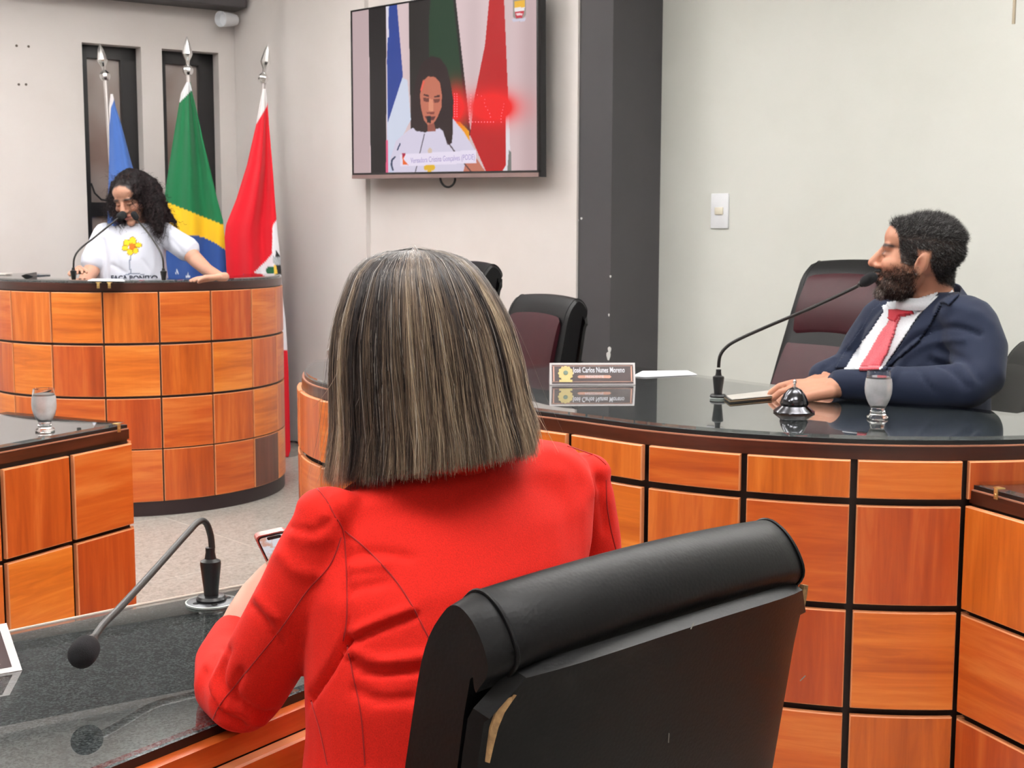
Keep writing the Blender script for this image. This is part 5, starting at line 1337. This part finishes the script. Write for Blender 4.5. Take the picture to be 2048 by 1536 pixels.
oo = off+.0026*np.sin(dg_*.55+2*np.sin(dg_*.13))*np.minimum(1, t*2)+.003*np.maximum(0, t-.85)/.15+np.where(fly, .016*rs.randn(NS_, 1)*u*u, 0)+.0035*rs.randn(NS_, 1)*np.maximum(0, t-.8)/.2
xl, xr, Yc, dp = [np.interp(yy, HY, [h[i] for h in HS]) for i in (1, 2, 3, 4)]
xm = (xl+xr)/2; vv4 = _F[None, None]*FPX+_R2[None, None]*(xm-1024)[..., None]+_D2[None, None]*(yy-768)[..., None]; cen_ = CAM+vv4*(Yc/vv4[..., 1])[..., None]
W_ = (xr-xl)/2*Yc/FPX; Q = cen_+np.stack([(W_+oo)*np.sin(pp), -(dp+oo)*np.cos(pp), 0*pp], -1)
k10 = np.clip(t/.015, 0, 1)[..., None]; ap = APX+np.stack([0*oo, 0*oo, oo], -1); Q = Q*k10+ap*(1-k10)
D_ = np.gradient(Q, axis=1); D_ /= np.linalg.norm(D_, axis=2, keepdims=True)+1e-9
nn = np.stack([np.sin(ph), -np.cos(ph), 0*ph], -1)+0*Q; sd = np.cross(D_, nn); sd /= np.linalg.norm(sd, axis=2, keepdims=True)+1e-9
rad = .00032*(.7+.6*rs.rand(NS_, 1))*np.where(np.arange(NP_) < NP_-3, 1, (NP_-np.arange(NP_))/4)[None]
rad = rad[..., None]; v = np.stack([Q-sd*rad, Q+nn*rad*.9, Q+sd*rad], 2).reshape(-1, 3)
bb_ = np.clip(samp(pp, t)+rs.randn(NS_, 1)*.20, 0, 1)[..., None]
cc = np.where(bb_ < .5, DKH*(1-bb_*2)+MDH*bb_*2, MDH*(2-2*bb_)+LTH*(2*bb_-1)); w_ = np.maximum(0, 1-t/.30)[..., None]*.5; cc = cc*(1-w_)+ROOT*w_
gl = (rs.rand(NS_, 1, 1) < .05); cc = np.where(gl, cc*.5+np.array(srgb(214, 206, 196))*.5, cc)
cc = np.repeat(cc.reshape(-1, 3), 3, 0)
b0_ = (np.arange(NS_)*3*NP_)[:, None]+(3*np.arange(NP_-1))[None]; b0_ = b0_.reshape(-1, 1)
f = np.concatenate([b0_+np.array([[0, 1, 4, 3]]), b0_+np.array([[1, 2, 5, 4]])], 0)
me = bpy.data.meshes.new('hair_strands'); va = np.array(v, np.float32)-np.array(wr.location, np.float32); me.vertices.add(len(va)); me.vertices.foreach_set('co', va.ravel())
fa = np.array(f, np.int32); me.loops.add(fa.size); me.loops.foreach_set('vertex_index', fa.ravel()); me.polygons.add(len(fa)); me.polygons.foreach_set('loop_start', np.arange(0, fa.size, 4, dtype=np.int32)); me.polygons.foreach_set('loop_total', np.full(len(fa), 4, np.int32)); me.update(); me.validate()
me.polygons.foreach_set('use_smooth', [True]*len(me.polygons))
me.materials.append(HAIRM); hs = bpy.data.objects.new('hair_strands', me); link(hs, wr); setcol(hs, np.array(cc)); hs['kind'] = 'stuff'
# phone in her hand
pc = [P(509, 1074, 1.70), P(575, 1059, 1.72), P(606, 1118, 1.74), P(541, 1140, 1.725)]
ph_ = empty('mobile_phone', tuple(np.mean(pc, 0))); tag(ph_, 'mobile phone in a pink clear bumper case held by the woman in red', 'phone')
def slab(name, pts, n0, n1, mat, root, rc=.0):
    c = np.mean(pts, 0); nn = np.cross(pts[1]-pts[0], pts[3]-pts[0]); nn /= np.linalg.norm(nn)
    if np.dot(nn, CAM-c) < 0: nn = -nn
    out = []
    for i in range(4):
        p, a, b = pts[i], pts[i-1], pts[(i+1) % 4]; da = (a-p)/np.linalg.norm(a-p); db = (b-p)/np.linalg.norm(b-p)
        for t in np.linspace(0, 1, 5): out.append(p+da*rc*(1-t)**2+db*rc*t**2)
    n = len(out); g = G(); g.add([q+nn*n0 for q in out]+[q+nn*n1 for q in out], [tuple(range(n))[::-1], tuple(range(n, 2*n))]+[(i, (i+1) % n, n+(i+1) % n, n+i) for i in range(n)])
    o = g.build(name, mat, root); to_local(root, o); return o
slab('case', pc, -.010, 0, plain('rose clear case', (196, 128, 122), .2, var=.25, vscale=60), ph_, .009)
ctr = np.mean(pc, 0); q2 = [ctr+(p-ctr)*.93 for p in pc]; slab('phone_body', q2, -.001, .0012, PLASTIC, ph_, .008)
q3 = [ctr+(p-ctr)*.86 for p in pc]
m_, t_, b_, o_ = nt('lit phone screen'); setb(b_, .1); b_.inputs['Base Color'].default_value = (.02, .02, .02, 1); vv_2 = texco(t_, scale=(1, 1, 1)); fx = noise_n(t_, vv_2, 90, 2)
t_.links.new(ramp(t_, fx, [(.45, srgb(226, 226, 232)), (.6, srgb(214, 168, 150))]), b_.inputs['Emission Color']); b_.inputs['Emission Strength'].default_value = .85
slab('screen', q3, .0011, .0018, m_, ph_, .006)
e0, e1 = q3[0]*.72+q3[1]*.28, q3[0]*.22+q3[1]*.78; dn_ = (q3[3]-q3[0]); dn_ /= np.linalg.norm(dn_); slab('screen_notch', [e0, e1, e1+dn_*.005, e0+dn_*.005], .0018, .0022, PLASTIC, ph_, .002)

# ======== man in the navy suit
SK2 = (.50, .235, .15)
mn = empty('person', (1.2, 3.85, 0)); tag(mn, 'bearded man in a navy suit and red tie leaning on the presiding desk', 'person')
ms = np.array([.60, -.80, 0]); mf = np.array([-.80, -.60, 0])      # shoulder line (towards his left, nearer), facing
def mt(px, py, Y, a, b, tilt=.0, pw=2.3): return ring(P(px, py, Y), a, b, ms+np.array([0, 0, tilt]), mf, 30, pw)
MT = [(1868, 585, 3.86, .075, .070), (1868, 603, 3.86, .125, .088), (1866, 625, 3.86, .175, .105), (1862, 655, 3.86, .205, .125), (1855, 695, 3.87, .205, .145), (1848, 740, 3.88, .195, .165), (1842, 790, 3.89, .195, .175), (1838, 860, 3.90, .20, .18), (1838, 960, 3.92, .21, .175)]
jm = [_rings([mt(a, b, c, d, e, .10 if i > 1 else 0) for i, (a, b, c, d, e) in enumerate(MT)])]
jm.append(_cap([P(1938, 650, 3.70), P(1957, 700, 3.66), P(1958, 755, 3.60), P(1930, 776, 3.57)], [.080, .080, .070, .060], 26))
jm.append(_ell(P(1925, 628, 3.72), (.075, .075, .055)))
jm.append(_cap([P(1940, 770, 3.58), P(1860, 775, 3.60), P(1780, 772, 3.63), P(1715, 768, 3.66), P(1682, 768, 3.67)], [.062, .060, .053, .046, .043], 24))
jm.append(_cap([P(1768, 640, 4.02), P(1728, 690, 4.06), P(1700, 735, 4.06), P(1668, 745, 4.0), P(1645, 752, 3.97)], [.072, .064, .058, .048, .044], 24))
suit = organic('suit_jacket', jm, NAVY, .008, 5, mn)
folds(suit, [([(1770, 745), (1800, 700), (1850, 665), (1910, 655), (1960, 668)], 6, -.010), ([(1780, 760), (1815, 712), (1865, 685), (1930, 680)], 7, .007),
             ([(1880, 700), (1930, 720), (1960, 760)], 6, -.006), ([(1860, 720), (1900, 740), (1935, 775)], 6, -.007), ([(1870, 712), (1915, 730), (1945, 765)], 5, .005), ([(1840, 742), (1850, 760), (1870, 785)], 5, -.006),
             ([(1700, 700), (1670, 720), (1650, 738)], 5, -.006), ([(1725, 650), (1700, 690), (1670, 715)], 6, .005), ([(1655, 728), (1645, 740), (1660, 748)], 4, -.005), ([(1800, 640), (1780, 690), (1745, 735)], 8, .004),
             ([(1900, 610), (1950, 625), (1985, 650)], 10, .004)])
def panel_on(o, name, poly, mat, th, parent, n=1, root=None):
    "cloth panel hugging the body: polygon in the picture dropped onto the surface"
    xs = [p[0] for p in poly]; ys = [p[1] for p in poly]; st = 2.2
    gx = np.arange(min(xs)-2, max(xs)+2, st); gy = np.arange(min(ys)-2, max(ys)+2, st)
    X, Y_ = np.meshgrid(gx, gy); ins = inpoly(X, Y_, poly)
    bvh = BVHTree.FromPolygons([tuple(v) for v in co(o)], [tuple(p.vertices) for p in o.data.polygons])
    idx = -np.ones(X.shape, int); v = []
    # use every grid corner touching the polygon
    cell = ins[:-1, :-1] | ins[1:, :-1] | ins[:-1, 1:] | ins[1:, 1:]
    cell = ins[:-1, :-1] & ins[1:, :-1] & ins[:-1, 1:] & ins[1:, 1:] | cell & False
    f = []
    pa_ = [np.array(p, float) for p in poly]
    def vid(i, j):
        if idx[i, j] < 0:
            d = _ray(X[i, j], Y_[i, j]); d = d/np.linalg.norm(d); h = bvh.ray_cast(Vector(CAM), Vector(d))
            if h[0] is None: return -1
            v.append(np.array(h[0])-d*th); idx[i, j] = len(v)-1
        return idx[i, j]
    for i in range(cell.shape[0]):
        for j in range(cell.shape[1]):
            if cell[i, j]:
                q = [vid(i, j), vid(i, j+1), vid(i+1, j+1), vid(i+1, j)]
                if min(q) >= 0: f.append(q)
    if not f: return None
    ob = mesh(name, v, f, mat, parent, smooth='all'); m = ob.modifiers.new('s', 'SOLIDIFY'); m.thickness = th*.9; m.offset = 0
    return ob
sh = panel_on(suit, 'shirt', [(1762, 612), (1790, 600), (1826, 598), (1856, 590), (1874, 584), (1868, 600), (1836, 634), (1800, 690), (1772, 730), (1760, 742), (1684, 738), (1700, 712), (1735, 662), (1762, 626)], WHITECLOTH, .004, mn)
tp_ = [(1783, 618), (1806, 616), (1800, 640), (1794, 652), (1788, 672), (1776, 706), (1758, 740), (1716, 740), (1738, 706), (1762, 664), (1776, 646), (1778, 640)]
ti = panel_on(suit, 'tie', tp_, TIE, .010, mn)
kn_ = panel_on(suit, 'tie_knot', [(1778, 620), (1828, 616), (1826, 628), (1800, 634), (1792, 646), (1777, 640)], fabric('deep red tie knot', (176, 34, 50), 260), .014, mn)
lp = panel_on(suit, 'lapel', [(1882, 572), (1908, 560), (1920, 590), (1898, 612), (1884, 606), (1880, 616), (1862, 650), (1836, 686), (1800, 716), (1770, 742), (1762, 742), (1790, 706), (1820, 660), (1848, 620), (1872, 596)], NAVY, .009, mn)
lp2 = panel_on(suit, 'lapel', [(1760, 606), (1770, 622), (1742, 664), (1706, 712), (1690, 738), (1668, 738), (1690, 700), (1724, 654), (1744, 620)], NAVY, .007, mn)
cl = panel_on(suit, 'shirt_collar', [(1776, 604), (1800, 606), (1838, 600), (1878, 584), (1870, 598), (1838, 622), (1828, 628), (1822, 614), (1804, 612), (1788, 624), (1776, 614)], WHITECLOTH, .012, mn)
nstand = _rings([ring(P(1848, y, 3.85), a, a*.95, ms, mf, 28, 2.0) for y, a in ((618, .098), (600, .092), (584, .084))])
for o in (suit, sh, ti, kn_, lp, lp2, cl): 
    if o: to_local(mn, o)
# shirt collar band and jacket collar behind the neck
def band(name, c0, c1, r0, r1, a_from, a_to, mat, th, parent, ux=ms, uy=mf, dip=.03, dip2=None):
    v = []; N_ = 30
    for (c, r, dip) in ((c0, r0, dip), (c1, r1, dip if dip2 is None else dip2)):
        for k in range(N_):
            a = math.radians(a_from+(a_to-a_from)*k/(N_-1)); v.append(np.array(c)+ux*r*math.sin(a)+uy*r*math.cos(a)*1.0-np.array([0, 0, dip*(1+math.cos(a))/2]))
    f = [(k, k+1, N_+k+1, N_+k) for k in range(N_-1)]; o = mesh(name, v, f, mat, parent, smooth='all'); m = o.modifiers.new('s', 'SOLIDIFY'); m.thickness = th; to_local(mn, o); return o
band('shirt_collar', P(1852, 598, 3.84), P(1850, 574, 3.84), .088, .076, -170, 170, WHITECLOTH, .003, mn)
band('jacket_collar', P(1868, 604, 3.86), P(1862, 566, 3.87), .108, .086, 80, 285, NAVY, .005, mn, dip=.0, dip2=.07)
# head turned towards the lectern
MC = P(1836, 517, 3.80); myaw = math.atan2(-.95, -.30)  # placeholder, replaced below
fd = np.array([-.965, .26, 0]); myaw = math.atan2(fd[0], -fd[1]) ; myaw = math.atan2(fd[1], fd[0])+math.pi/2
Mm = eul(myaw, math.radians(-7)); S2 = 1.08
hp = head_prims(Mm, MC, S2, True) + [_cap([P(1860, 625, 3.86), P(1854, 575, 3.86), P(1856, 535, 3.84)], [.078, .072, .074])]
hp.append(_ell(np.array(Mm @ Vector((0, -.046, -.082))*S2)+MC, (.048*S2, .046*S2, .030*S2), Mm))
o = organic('head', hp, SKIN, .0042, 3, mn)
L2, c2 = head_finish(o, Mm, MC, S2, SK2, open_eyes=True, lips=(.5, .2, .16))
# short stubble shadow where the beard thins out on the cheek: real skin pigment of the shaved area
setcol(o, c2); to_local(mn, o); mhead = o
def fuzz(name, verts_mask, base_o, Mx, T, s, n, length, rad, cols, parent, root, dirn, seed=1, curl=0.0, dens=None):
    "short hair: many thin tapered blades rooted on the skin"
    v = co(base_o)+np.array(root.location); nn = normals(base_o); L = (v-np.array(T)) @ np.array(Mx)/s
    w_ = verts_mask(L); idx = np.nonzero(w_ > .02)[0]; r_ = np.random.RandomState(seed); pr_ = w_[idx]/w_[idx].sum(); pick = r_.choice(idx, n, p=pr_)
    V = []; Fc = []; Cc = []; K = 6 if curl else 4
    for i in pick:
        p = v[i]+r_.randn(3)*.0022*s; nv = nn[i]; dd = dirn(L[i]); dd = np.array(Mx @ Vector(dd)); d = nv*(.55+.3*r_.rand())+dd*(.8+.3*r_.rand())+r_.randn(3)*.25; d /= np.linalg.norm(d)
        ln = length(L[i])*(.6+.6*r_.rand()); sd = np.cross(d, nv+r_.randn(3)*.2); sd /= np.linalg.norm(sd)+1e-9; c = cols(L[i], r_); b = len(V); up2 = np.cross(sd, d); ph = r_.rand()*6
        for k in range(K):
            t = k/(K-1); off = (sd*math.sin(ph+t*9)+up2*math.cos(ph+t*9))*curl*t if curl else nv*0
            q = p-nv*.001+d*ln*t-nv*ln*.35*t*t+off; w = rad*(1-t*.8); V += [q-sd*w, q+sd*w]; Cc += [c, c]
        for k in range(K-1): a = b+2*k; Fc.append((a, a+1, a+3, a+2))
    me = bpy.data.meshes.new(name); va = np.array(V, np.float32)-np.array(root.location, np.float32); me.from_pydata(va.tolist(), [], Fc); me.materials.append(HAIRM2)
    o = bpy.data.objects.new(name, me); link(o, parent); setcol(o, np.array(Cc)); o['kind'] = 'stuff'; return o
def ss(a, b, x): t = np.clip((x-a)/(b-a), 0, 1); return t*t*(3-2*t)
def beard_w(L):
    x, y, z = L[:, 0], L[:, 1], L[:, 2]
    w_ = ss(-.026, -.046, z)*ss(.012, -.012, y)*(np.exp(-((x/.03)**2))*ss(-.038, -.046, z)+(1-np.exp(-((x/.03)**2))))
    side = (np.abs(x) > .045)*ss(.0, -.03, z-(-.01))*ss(.012, -.004, y)*ss(-.075, -.045, y)
    lip = (np.hypot(x/.021, (z+.0625)/.0085) < 1)*(y < -.08)
    cheek = 1-np.exp(-(((np.abs(x)-.036)/.03)**2+((z+.022)/.026)**2))*(y < -.03)
    under = (z > -.135)
    return np.maximum(w_*np.clip(cheek*1.5-.3, 0, 1), side*.7)*(~lip)*under
def hair_w(L):
    x, y, z = L[:, 0], L[:, 1], L[:, 2]
    line = np.where(y < -.02, .068-(.02+y)*.15, np.interp(y, [-.02, -.008, .0, .02, .035, .06, .13], [-.022, -.02, .022, .020, -.02, -.055, -.07]))
    line = np.where(y < -.02, np.interp(y, [-.1, -.085, -.068, -.058, -.050, -.042, -.02], [.088, .078, .066, .046, .010, -.018, -.022]), line)
    ear = (np.abs(x) > .083) | ((np.abs(x) > .068) & (y > -.008) & (y < .030) & (z < .026))
    return ss(-.004, .006, z-line)*(~ear)
V0 = np.array(mn.location)
# dark scalp under the hair: pigment of dense hair roots
Lh = ((co(mhead)+V0)-np.array(MC)) @ np.array(Mm)/S2; hw = np.clip(hair_w(Lh), 0, 1)[:, None]; bw = np.clip(beard_w(Lh), 0, 1)[:, None]
c2 = c2*(1-hw*.93)+np.array([.022, .018, .017])*hw*.93; c2 = c2*(1-bw*.85)+np.array([.035, .022, .018])*bw*.85
mhead.data.attributes['col'].data.foreach_set('color', np.concatenate([c2, np.ones((len(c2), 1))], 1).astype(np.float32).ravel())
gr = lambda L, r_: np.array([.018, .015, .015])+np.array([1, 1, 1.0])*(r_.rand() < .16)*(.10+.14*r_.rand())+.015*r_.rand()
fuzz('hair', hair_w, mhead, Mm, MC, S2, 26000, lambda L: (.030 if L[2] > .06 else (.016 if L[2] > .01 else .009)), .00045, gr, mn, mn, lambda L: (0, .5 if L[2] > .05 else .6, .25 if L[2] > .05 else -.5), 4, curl=.003)
bc = lambda L, r_: np.array([.014, .009, .008])+np.array([1, .92, .85])*(r_.rand() < (.5 if L[2] < -.09 and L[1] < -.07 else .05))*(.15+.3*r_.rand())+np.array([.02, .010, .007])*r_.rand()
fuzz('beard', beard_w, mhead, Mm, MC, S2, 15000, lambda L: .008+.007*max(0, -(L[2]+.07))/.04, .00045, bc, mn, mn, lambda L: (0, -.15, -1.0), 5, curl=.0022)
# left hand on the desk, right hand under it
hd = hand('hand', P(1668, 775, 3.66), (-1, -.03, -.10), (-.1, -.45, .9), (0, 1, 0), .225, mn, curl=.50, tone=SK2, spread=.12); to_local(mn, hd)
hd = hand('hand', P(1650, 757, 3.95), (-.55, -.80, -.1), (.1, .1, 1), (-1, 0, 0), .19, mn, curl=.35, tone=SK2); to_local(mn, hd)
o = organic('trousers', [_ell((P(1838, 960, 3.92)[0], 3.92, .54), (.20, .20, .13)), _cap([P(1838, 960, 3.92)*[1, 1, 0]+[.05, -.12, .54], P(1838, 960, 3.92)*[1, 1, 0]+[-.2, -.3, .53], P(1838, 960, 3.92)*[1, 1, 0]+[-.2, -.3, .08]], [.1, .075, .05]), _cap([P(1838, 960, 3.92)*[1, 1, 0]+[-.08, .10, .54], P(1838, 960, 3.92)*[1, 1, 0]+[-.36, -.05, .53], P(1838, 960, 3.92)*[1, 1, 0]+[-.36, -.05, .08]], [.1, .075, .05])], NAVY, .014, 3, mn); to_local(mn, o)
for dx, dy in ((-.2, -.3), (-.36, -.05)):
    b = P(1838, 960, 3.92)*[1, 1, 0]+[dx, dy, .045]; o = organic('shoe', [_cap([b+[.02, .01, 0], b+[-.13, -.09, -.012]], [.045, .033])], PLASTIC, .008, 2, mn); to_local(mn, o)

# ======== woman speaking at the lectern
SK3 = (.52, .27, .185)
YS = 7.16
sp = empty('person', (-2.04, YS, 0)); tag(sp, 'woman with long dark curly hair in a white flower T-shirt speaking at the lectern', 'person')
X_ = np.array([1.0, 0, 0]); Yv = np.array([0, 1.0, 0])
k7 = YS/FPX
def st(px, py, a_px, b, Y=YS, pw=2.3): return ring(P(px, py, Y), a_px*k7, b, X_, Yv, 28, pw)
tsl = [(272, 446, 24, .055), (272, 452, 40, .075), (270, 460, 58, .09), (266, 474, 66, .105), (264, 495, 66, .12), (264, 520, 66, .13), (265, 545, 68, .13), (266, 575, 72, .125), (266, 620, 76, .12), (266, 680, 78, .12)]
tsh = [_rings([st(*q) for q in tsl])]
tsh.append(_cap([P(210, 468, YS), P(196, 500, YS-.03), P(188, 522, YS-.06)], [.062, .064, .070], 22)); tsh.append(_cap([P(325, 466, YS), P(352, 484, YS-.02), P(374, 498, YS-.04)], [.064, .064, .068], 22))
ts = organic('t_shirt', tsh, SHIRTM, .0055, 3, sp)
folds(ts, [([(205, 480), (212, 520), (214, 555)], 5, -.008), ([(330, 470), (338, 510), (336, 550)], 5, -.008), ([(240, 470), (236, 510), (240, 550)], 6, -.004), ([(300, 480), (308, 520), (300, 555)], 6, .004), ([(285, 520), (300, 540), (310, 560)], 4, -.004), ([(225, 530), (250, 545)], 4, -.004), ([(345, 480), (365, 505)], 4, -.004)])
v = co(ts); uv = proj(v); n = normals(ts); fr = (n[:, 1] < 0)
c = np.zeros((len(v), 3)); c[:] = srgb(220, 223, 236)
x, y = uv[:, 0], uv[:, 1]
for (px, py, rx, ry) in ((265, 482, 7, 8), (253, 486, 6, 7), (250, 496, 6, 5.5), (260, 504, 6, 6.5), (271, 501, 5.5, 6), (277, 490, 6.5, 5)):
    d = np.hypot((x-px)/rx, (y-py)/ry); c[fr & (d < 1.12)] = srgb(150, 116, 24); c[fr & (d < .94)] = srgb(232, 200, 40)
c[fr & (np.hypot(x-264, y-493) < 6.4)] = srgb(160, 70, 20); c[fr & (np.hypot(x-264, y-493) < 5.6)] = srgb(244, 116, 30)
d = distline(x, y, [(261, 512), (259, 530), (262, 546)]); c[fr & (d < 1.2)] = srgb(110, 120, 145)
d = distline(x, y, [(248, 551), (262, 547), (276, 547), (288, 550)]); c[fr & (d < 1.1)] = srgb(110, 120, 145)
setcol(ts, c)
# print on the chest
tx = text_mesh('shirt_lettering', 'FAÇA BONITO', .036, plain('dark shirt print', (40, 46, 66), .7), sp, .0006, .0012)
q = on_surface(ts, [(266, 556.5)], .004)
tx.data.transform(Matrix.Rotation(math.pi/2, 4, 'X')); bvh = BVHTree.FromPolygons([tuple(a) for a in co(ts)], [tuple(p.vertices) for p in ts.data.polygons])
q0 = q[0] if q else P(266, 562, YS-.13)
vv3 = co(tx); 
for i_, p_ in enumerate(vv3):
    h = bvh.ray_cast(Vector((q0[0]+p_[0], 5.5, q0[2]+p_[2])), Vector((0, 1, 0))); yy = h[0][1] if h[0] is not None else q0[1]
    vv3[i_] = (q0[0]+p_[0], yy-.002+p_[1]*.5, q0[2]+p_[2])
setco(tx, vv3); to_local(sp, ts, tx)
# arms
arm = [_cap([P(190, 522, YS-.06), P(182, 543, YS-.10), P(168, 566, YS-.22), P(160, 575, YS-.3)], [.046, .043, .036, .028]), ]
a1_ = organic('arm', arm, SKIN, .006, 2, sp)
arm = [_cap([P(368, 494, YS-.04), P(392, 520, YS-.08), P(414, 540, YS-.18), P(440, 554, YS-.34)], [.046, .041, .034, .026])]
a2_ = organic('arm', arm, SKIN, .006, 2, sp)
for a in (a1_, a2_): c = np.zeros((len(a.data.vertices), 3)); c[:] = (.56, .30, .21); setcol(a, c); to_local(sp, a)
h1 = hand('hand', PZ(440, 554, LT+.020), (-.75, -.6, -.03), (0, 0, 1), None, .15, sp, curl=.15, tone=(.56, .30, .21)); h2 = hand('hand', P(160, 575, YS-.32)*[1, 1, 0]+[0, 0, LT+.022], (.3, -.9, 0), (0, 0, 1), None, .17, sp, curl=.15, tone=(.56, .30, .21)); to_local(sp, h1, h2)
SC3 = P(264, 395, YS-.05); Ms = eul(math.radians(-14), math.radians(24), math.radians(-5)); S3 = 1.10
hp = head_prims(Ms, SC3, S3)+[_cap([P(274, 456, YS+.0), P(270, 425, YS-.01), P(268, 400, YS)], [.055, .052, .055])]
o = organic('head', hp, SKIN, .0045, 2, sp); L3, c3 = head_finish(o, Ms, SC3, S3, SK3, brow=(.03, .02, .018))
def hair_w3(L):
    x, y, z = L[:, 0], L[:, 1], L[:, 2]
    line = np.interp(np.abs(x), [0, .03, .05, .062, .075], [.088, .080, .060, .020, -.06])
    return ss(-.004, .006, z-np.where(y < 0, line, -.10+0*z))
hw = hair_w3(L3)[:, None]; c3 = c3*(1-hw)+np.array([.012, .009, .010])*hw; setcol(o, c3); to_local(sp, o); h3 = o
# curly hair mass: cap, two falls in front of the shoulders and the back
def hl(p): return np.array(Ms @ Vector(p)*S3)+SC3
hm = [_ell(hl((0, .035, .042)), (.090*S3, .088*S3, .088*S3), Ms), _ell(hl((.052, .0, .03)), (.045, .07, .075), Ms), _ell(hl((-.055, .01, .03)), (.036, .06, .07), Ms),
      _cap([P(300, 372, YS-.03), P(308, 402, YS-.05), P(313, 434, YS-.08), P(318, 458, YS-.10)], [.052, .060, .046, .024], 18), _cap([P(314, 405, YS), P(334, 434, YS+.04), P(350, 444, YS+.03)], [.045, .026, .012]),
      _cap([P(243, 370, YS-.02), P(236, 400, YS-.03), P(234, 422, YS-.06), P(240, 434, YS-.08)], [.050, .056, .048, .026], 18), _cap([P(272, 380, YS+.08), P(276, 440, YS+.09)], [.11, .10])]
hm_o = organic('hair', hm, HAIRM2, .007, 3, sp)
v = co(hm_o); n = normals(hm_o); d = np.array([noise.noise(Vector(p*38))*.010+noise.noise(Vector(p*90))*.006 for p in v]); 
# keep the face clear
Lf = (v-SC3) @ np.array(Ms)/S3; setco(hm_o, v+n*d[:, None])
c = np.zeros((len(v), 3)); c[:] = (.012, .009, .010); setcol(hm_o, c)
rs = np.random.RandomState(9); V = []; Fc = []; Cc = []
pick = rs.choice(len(v), 5200)
for i in pick:
    p = v[i]; nv = n[i]; lf = Lf[i]; ln = .035+.05*rs.rand(); dd = np.array([0, -.05, -1.0])+nv*.45+rs.randn(3)*.3; dd /= np.linalg.norm(dd); sd = np.cross(dd, nv); sd /= np.linalg.norm(sd)+1e-9; u2 = np.cross(sd, dd); b = len(V); ph = rs.rand()*6; am = .005+.004*rs.rand(); K = 11; col_ = np.array([.016, .011, .012])*(1+2.2*rs.rand()**3)+(np.array([.05, .02, .015])*rs.rand() if rs.rand() < .15 else 0)
    for k in range(K):
        t = k/(K-1); q = p-nv*.003+dd*ln*t+(sd*math.sin(ph+t*14)+u2*math.cos(ph+t*14))*am; w = .0011*(1-.5*t); V += [q-sd*w, q+sd*w]; Cc += [col_, col_]
    for k in range(K-1): a = b+2*k; Fc.append((a, a+1, a+3, a+2))
me = bpy.data.meshes.new('hair_curls'); me.from_pydata((np.array(V)-np.array(sp.location)).tolist(), [], Fc); me.materials.append(HAIRM2); cu_ = bpy.data.objects.new('hair_curls', me); link(cu_, sp); setcol(cu_, np.array(Cc)); cu_['kind'] = 'stuff'; to_local(sp, hm_o)
o = organic('trousers', [_cap([(-2.12, YS+.0, .95), (-2.13, YS, .1)], [.10, .06]), _cap([(-1.96, YS+.0, .95), (-1.95, YS, .1)], [.10, .06]), _ell((-2.04, YS, .95), (.17, .12, .12))], fabric('blue jeans cloth', (60, 74, 104)), .014, 3, sp); to_local(sp, o)
for sx in (-2.13, -1.95): o = organic('shoe', [_cap([(sx, YS+.03, .045), (sx, YS-.13, .032)], [.042, .032])], WHITEP, .008, 2, sp); to_local(sp, o)
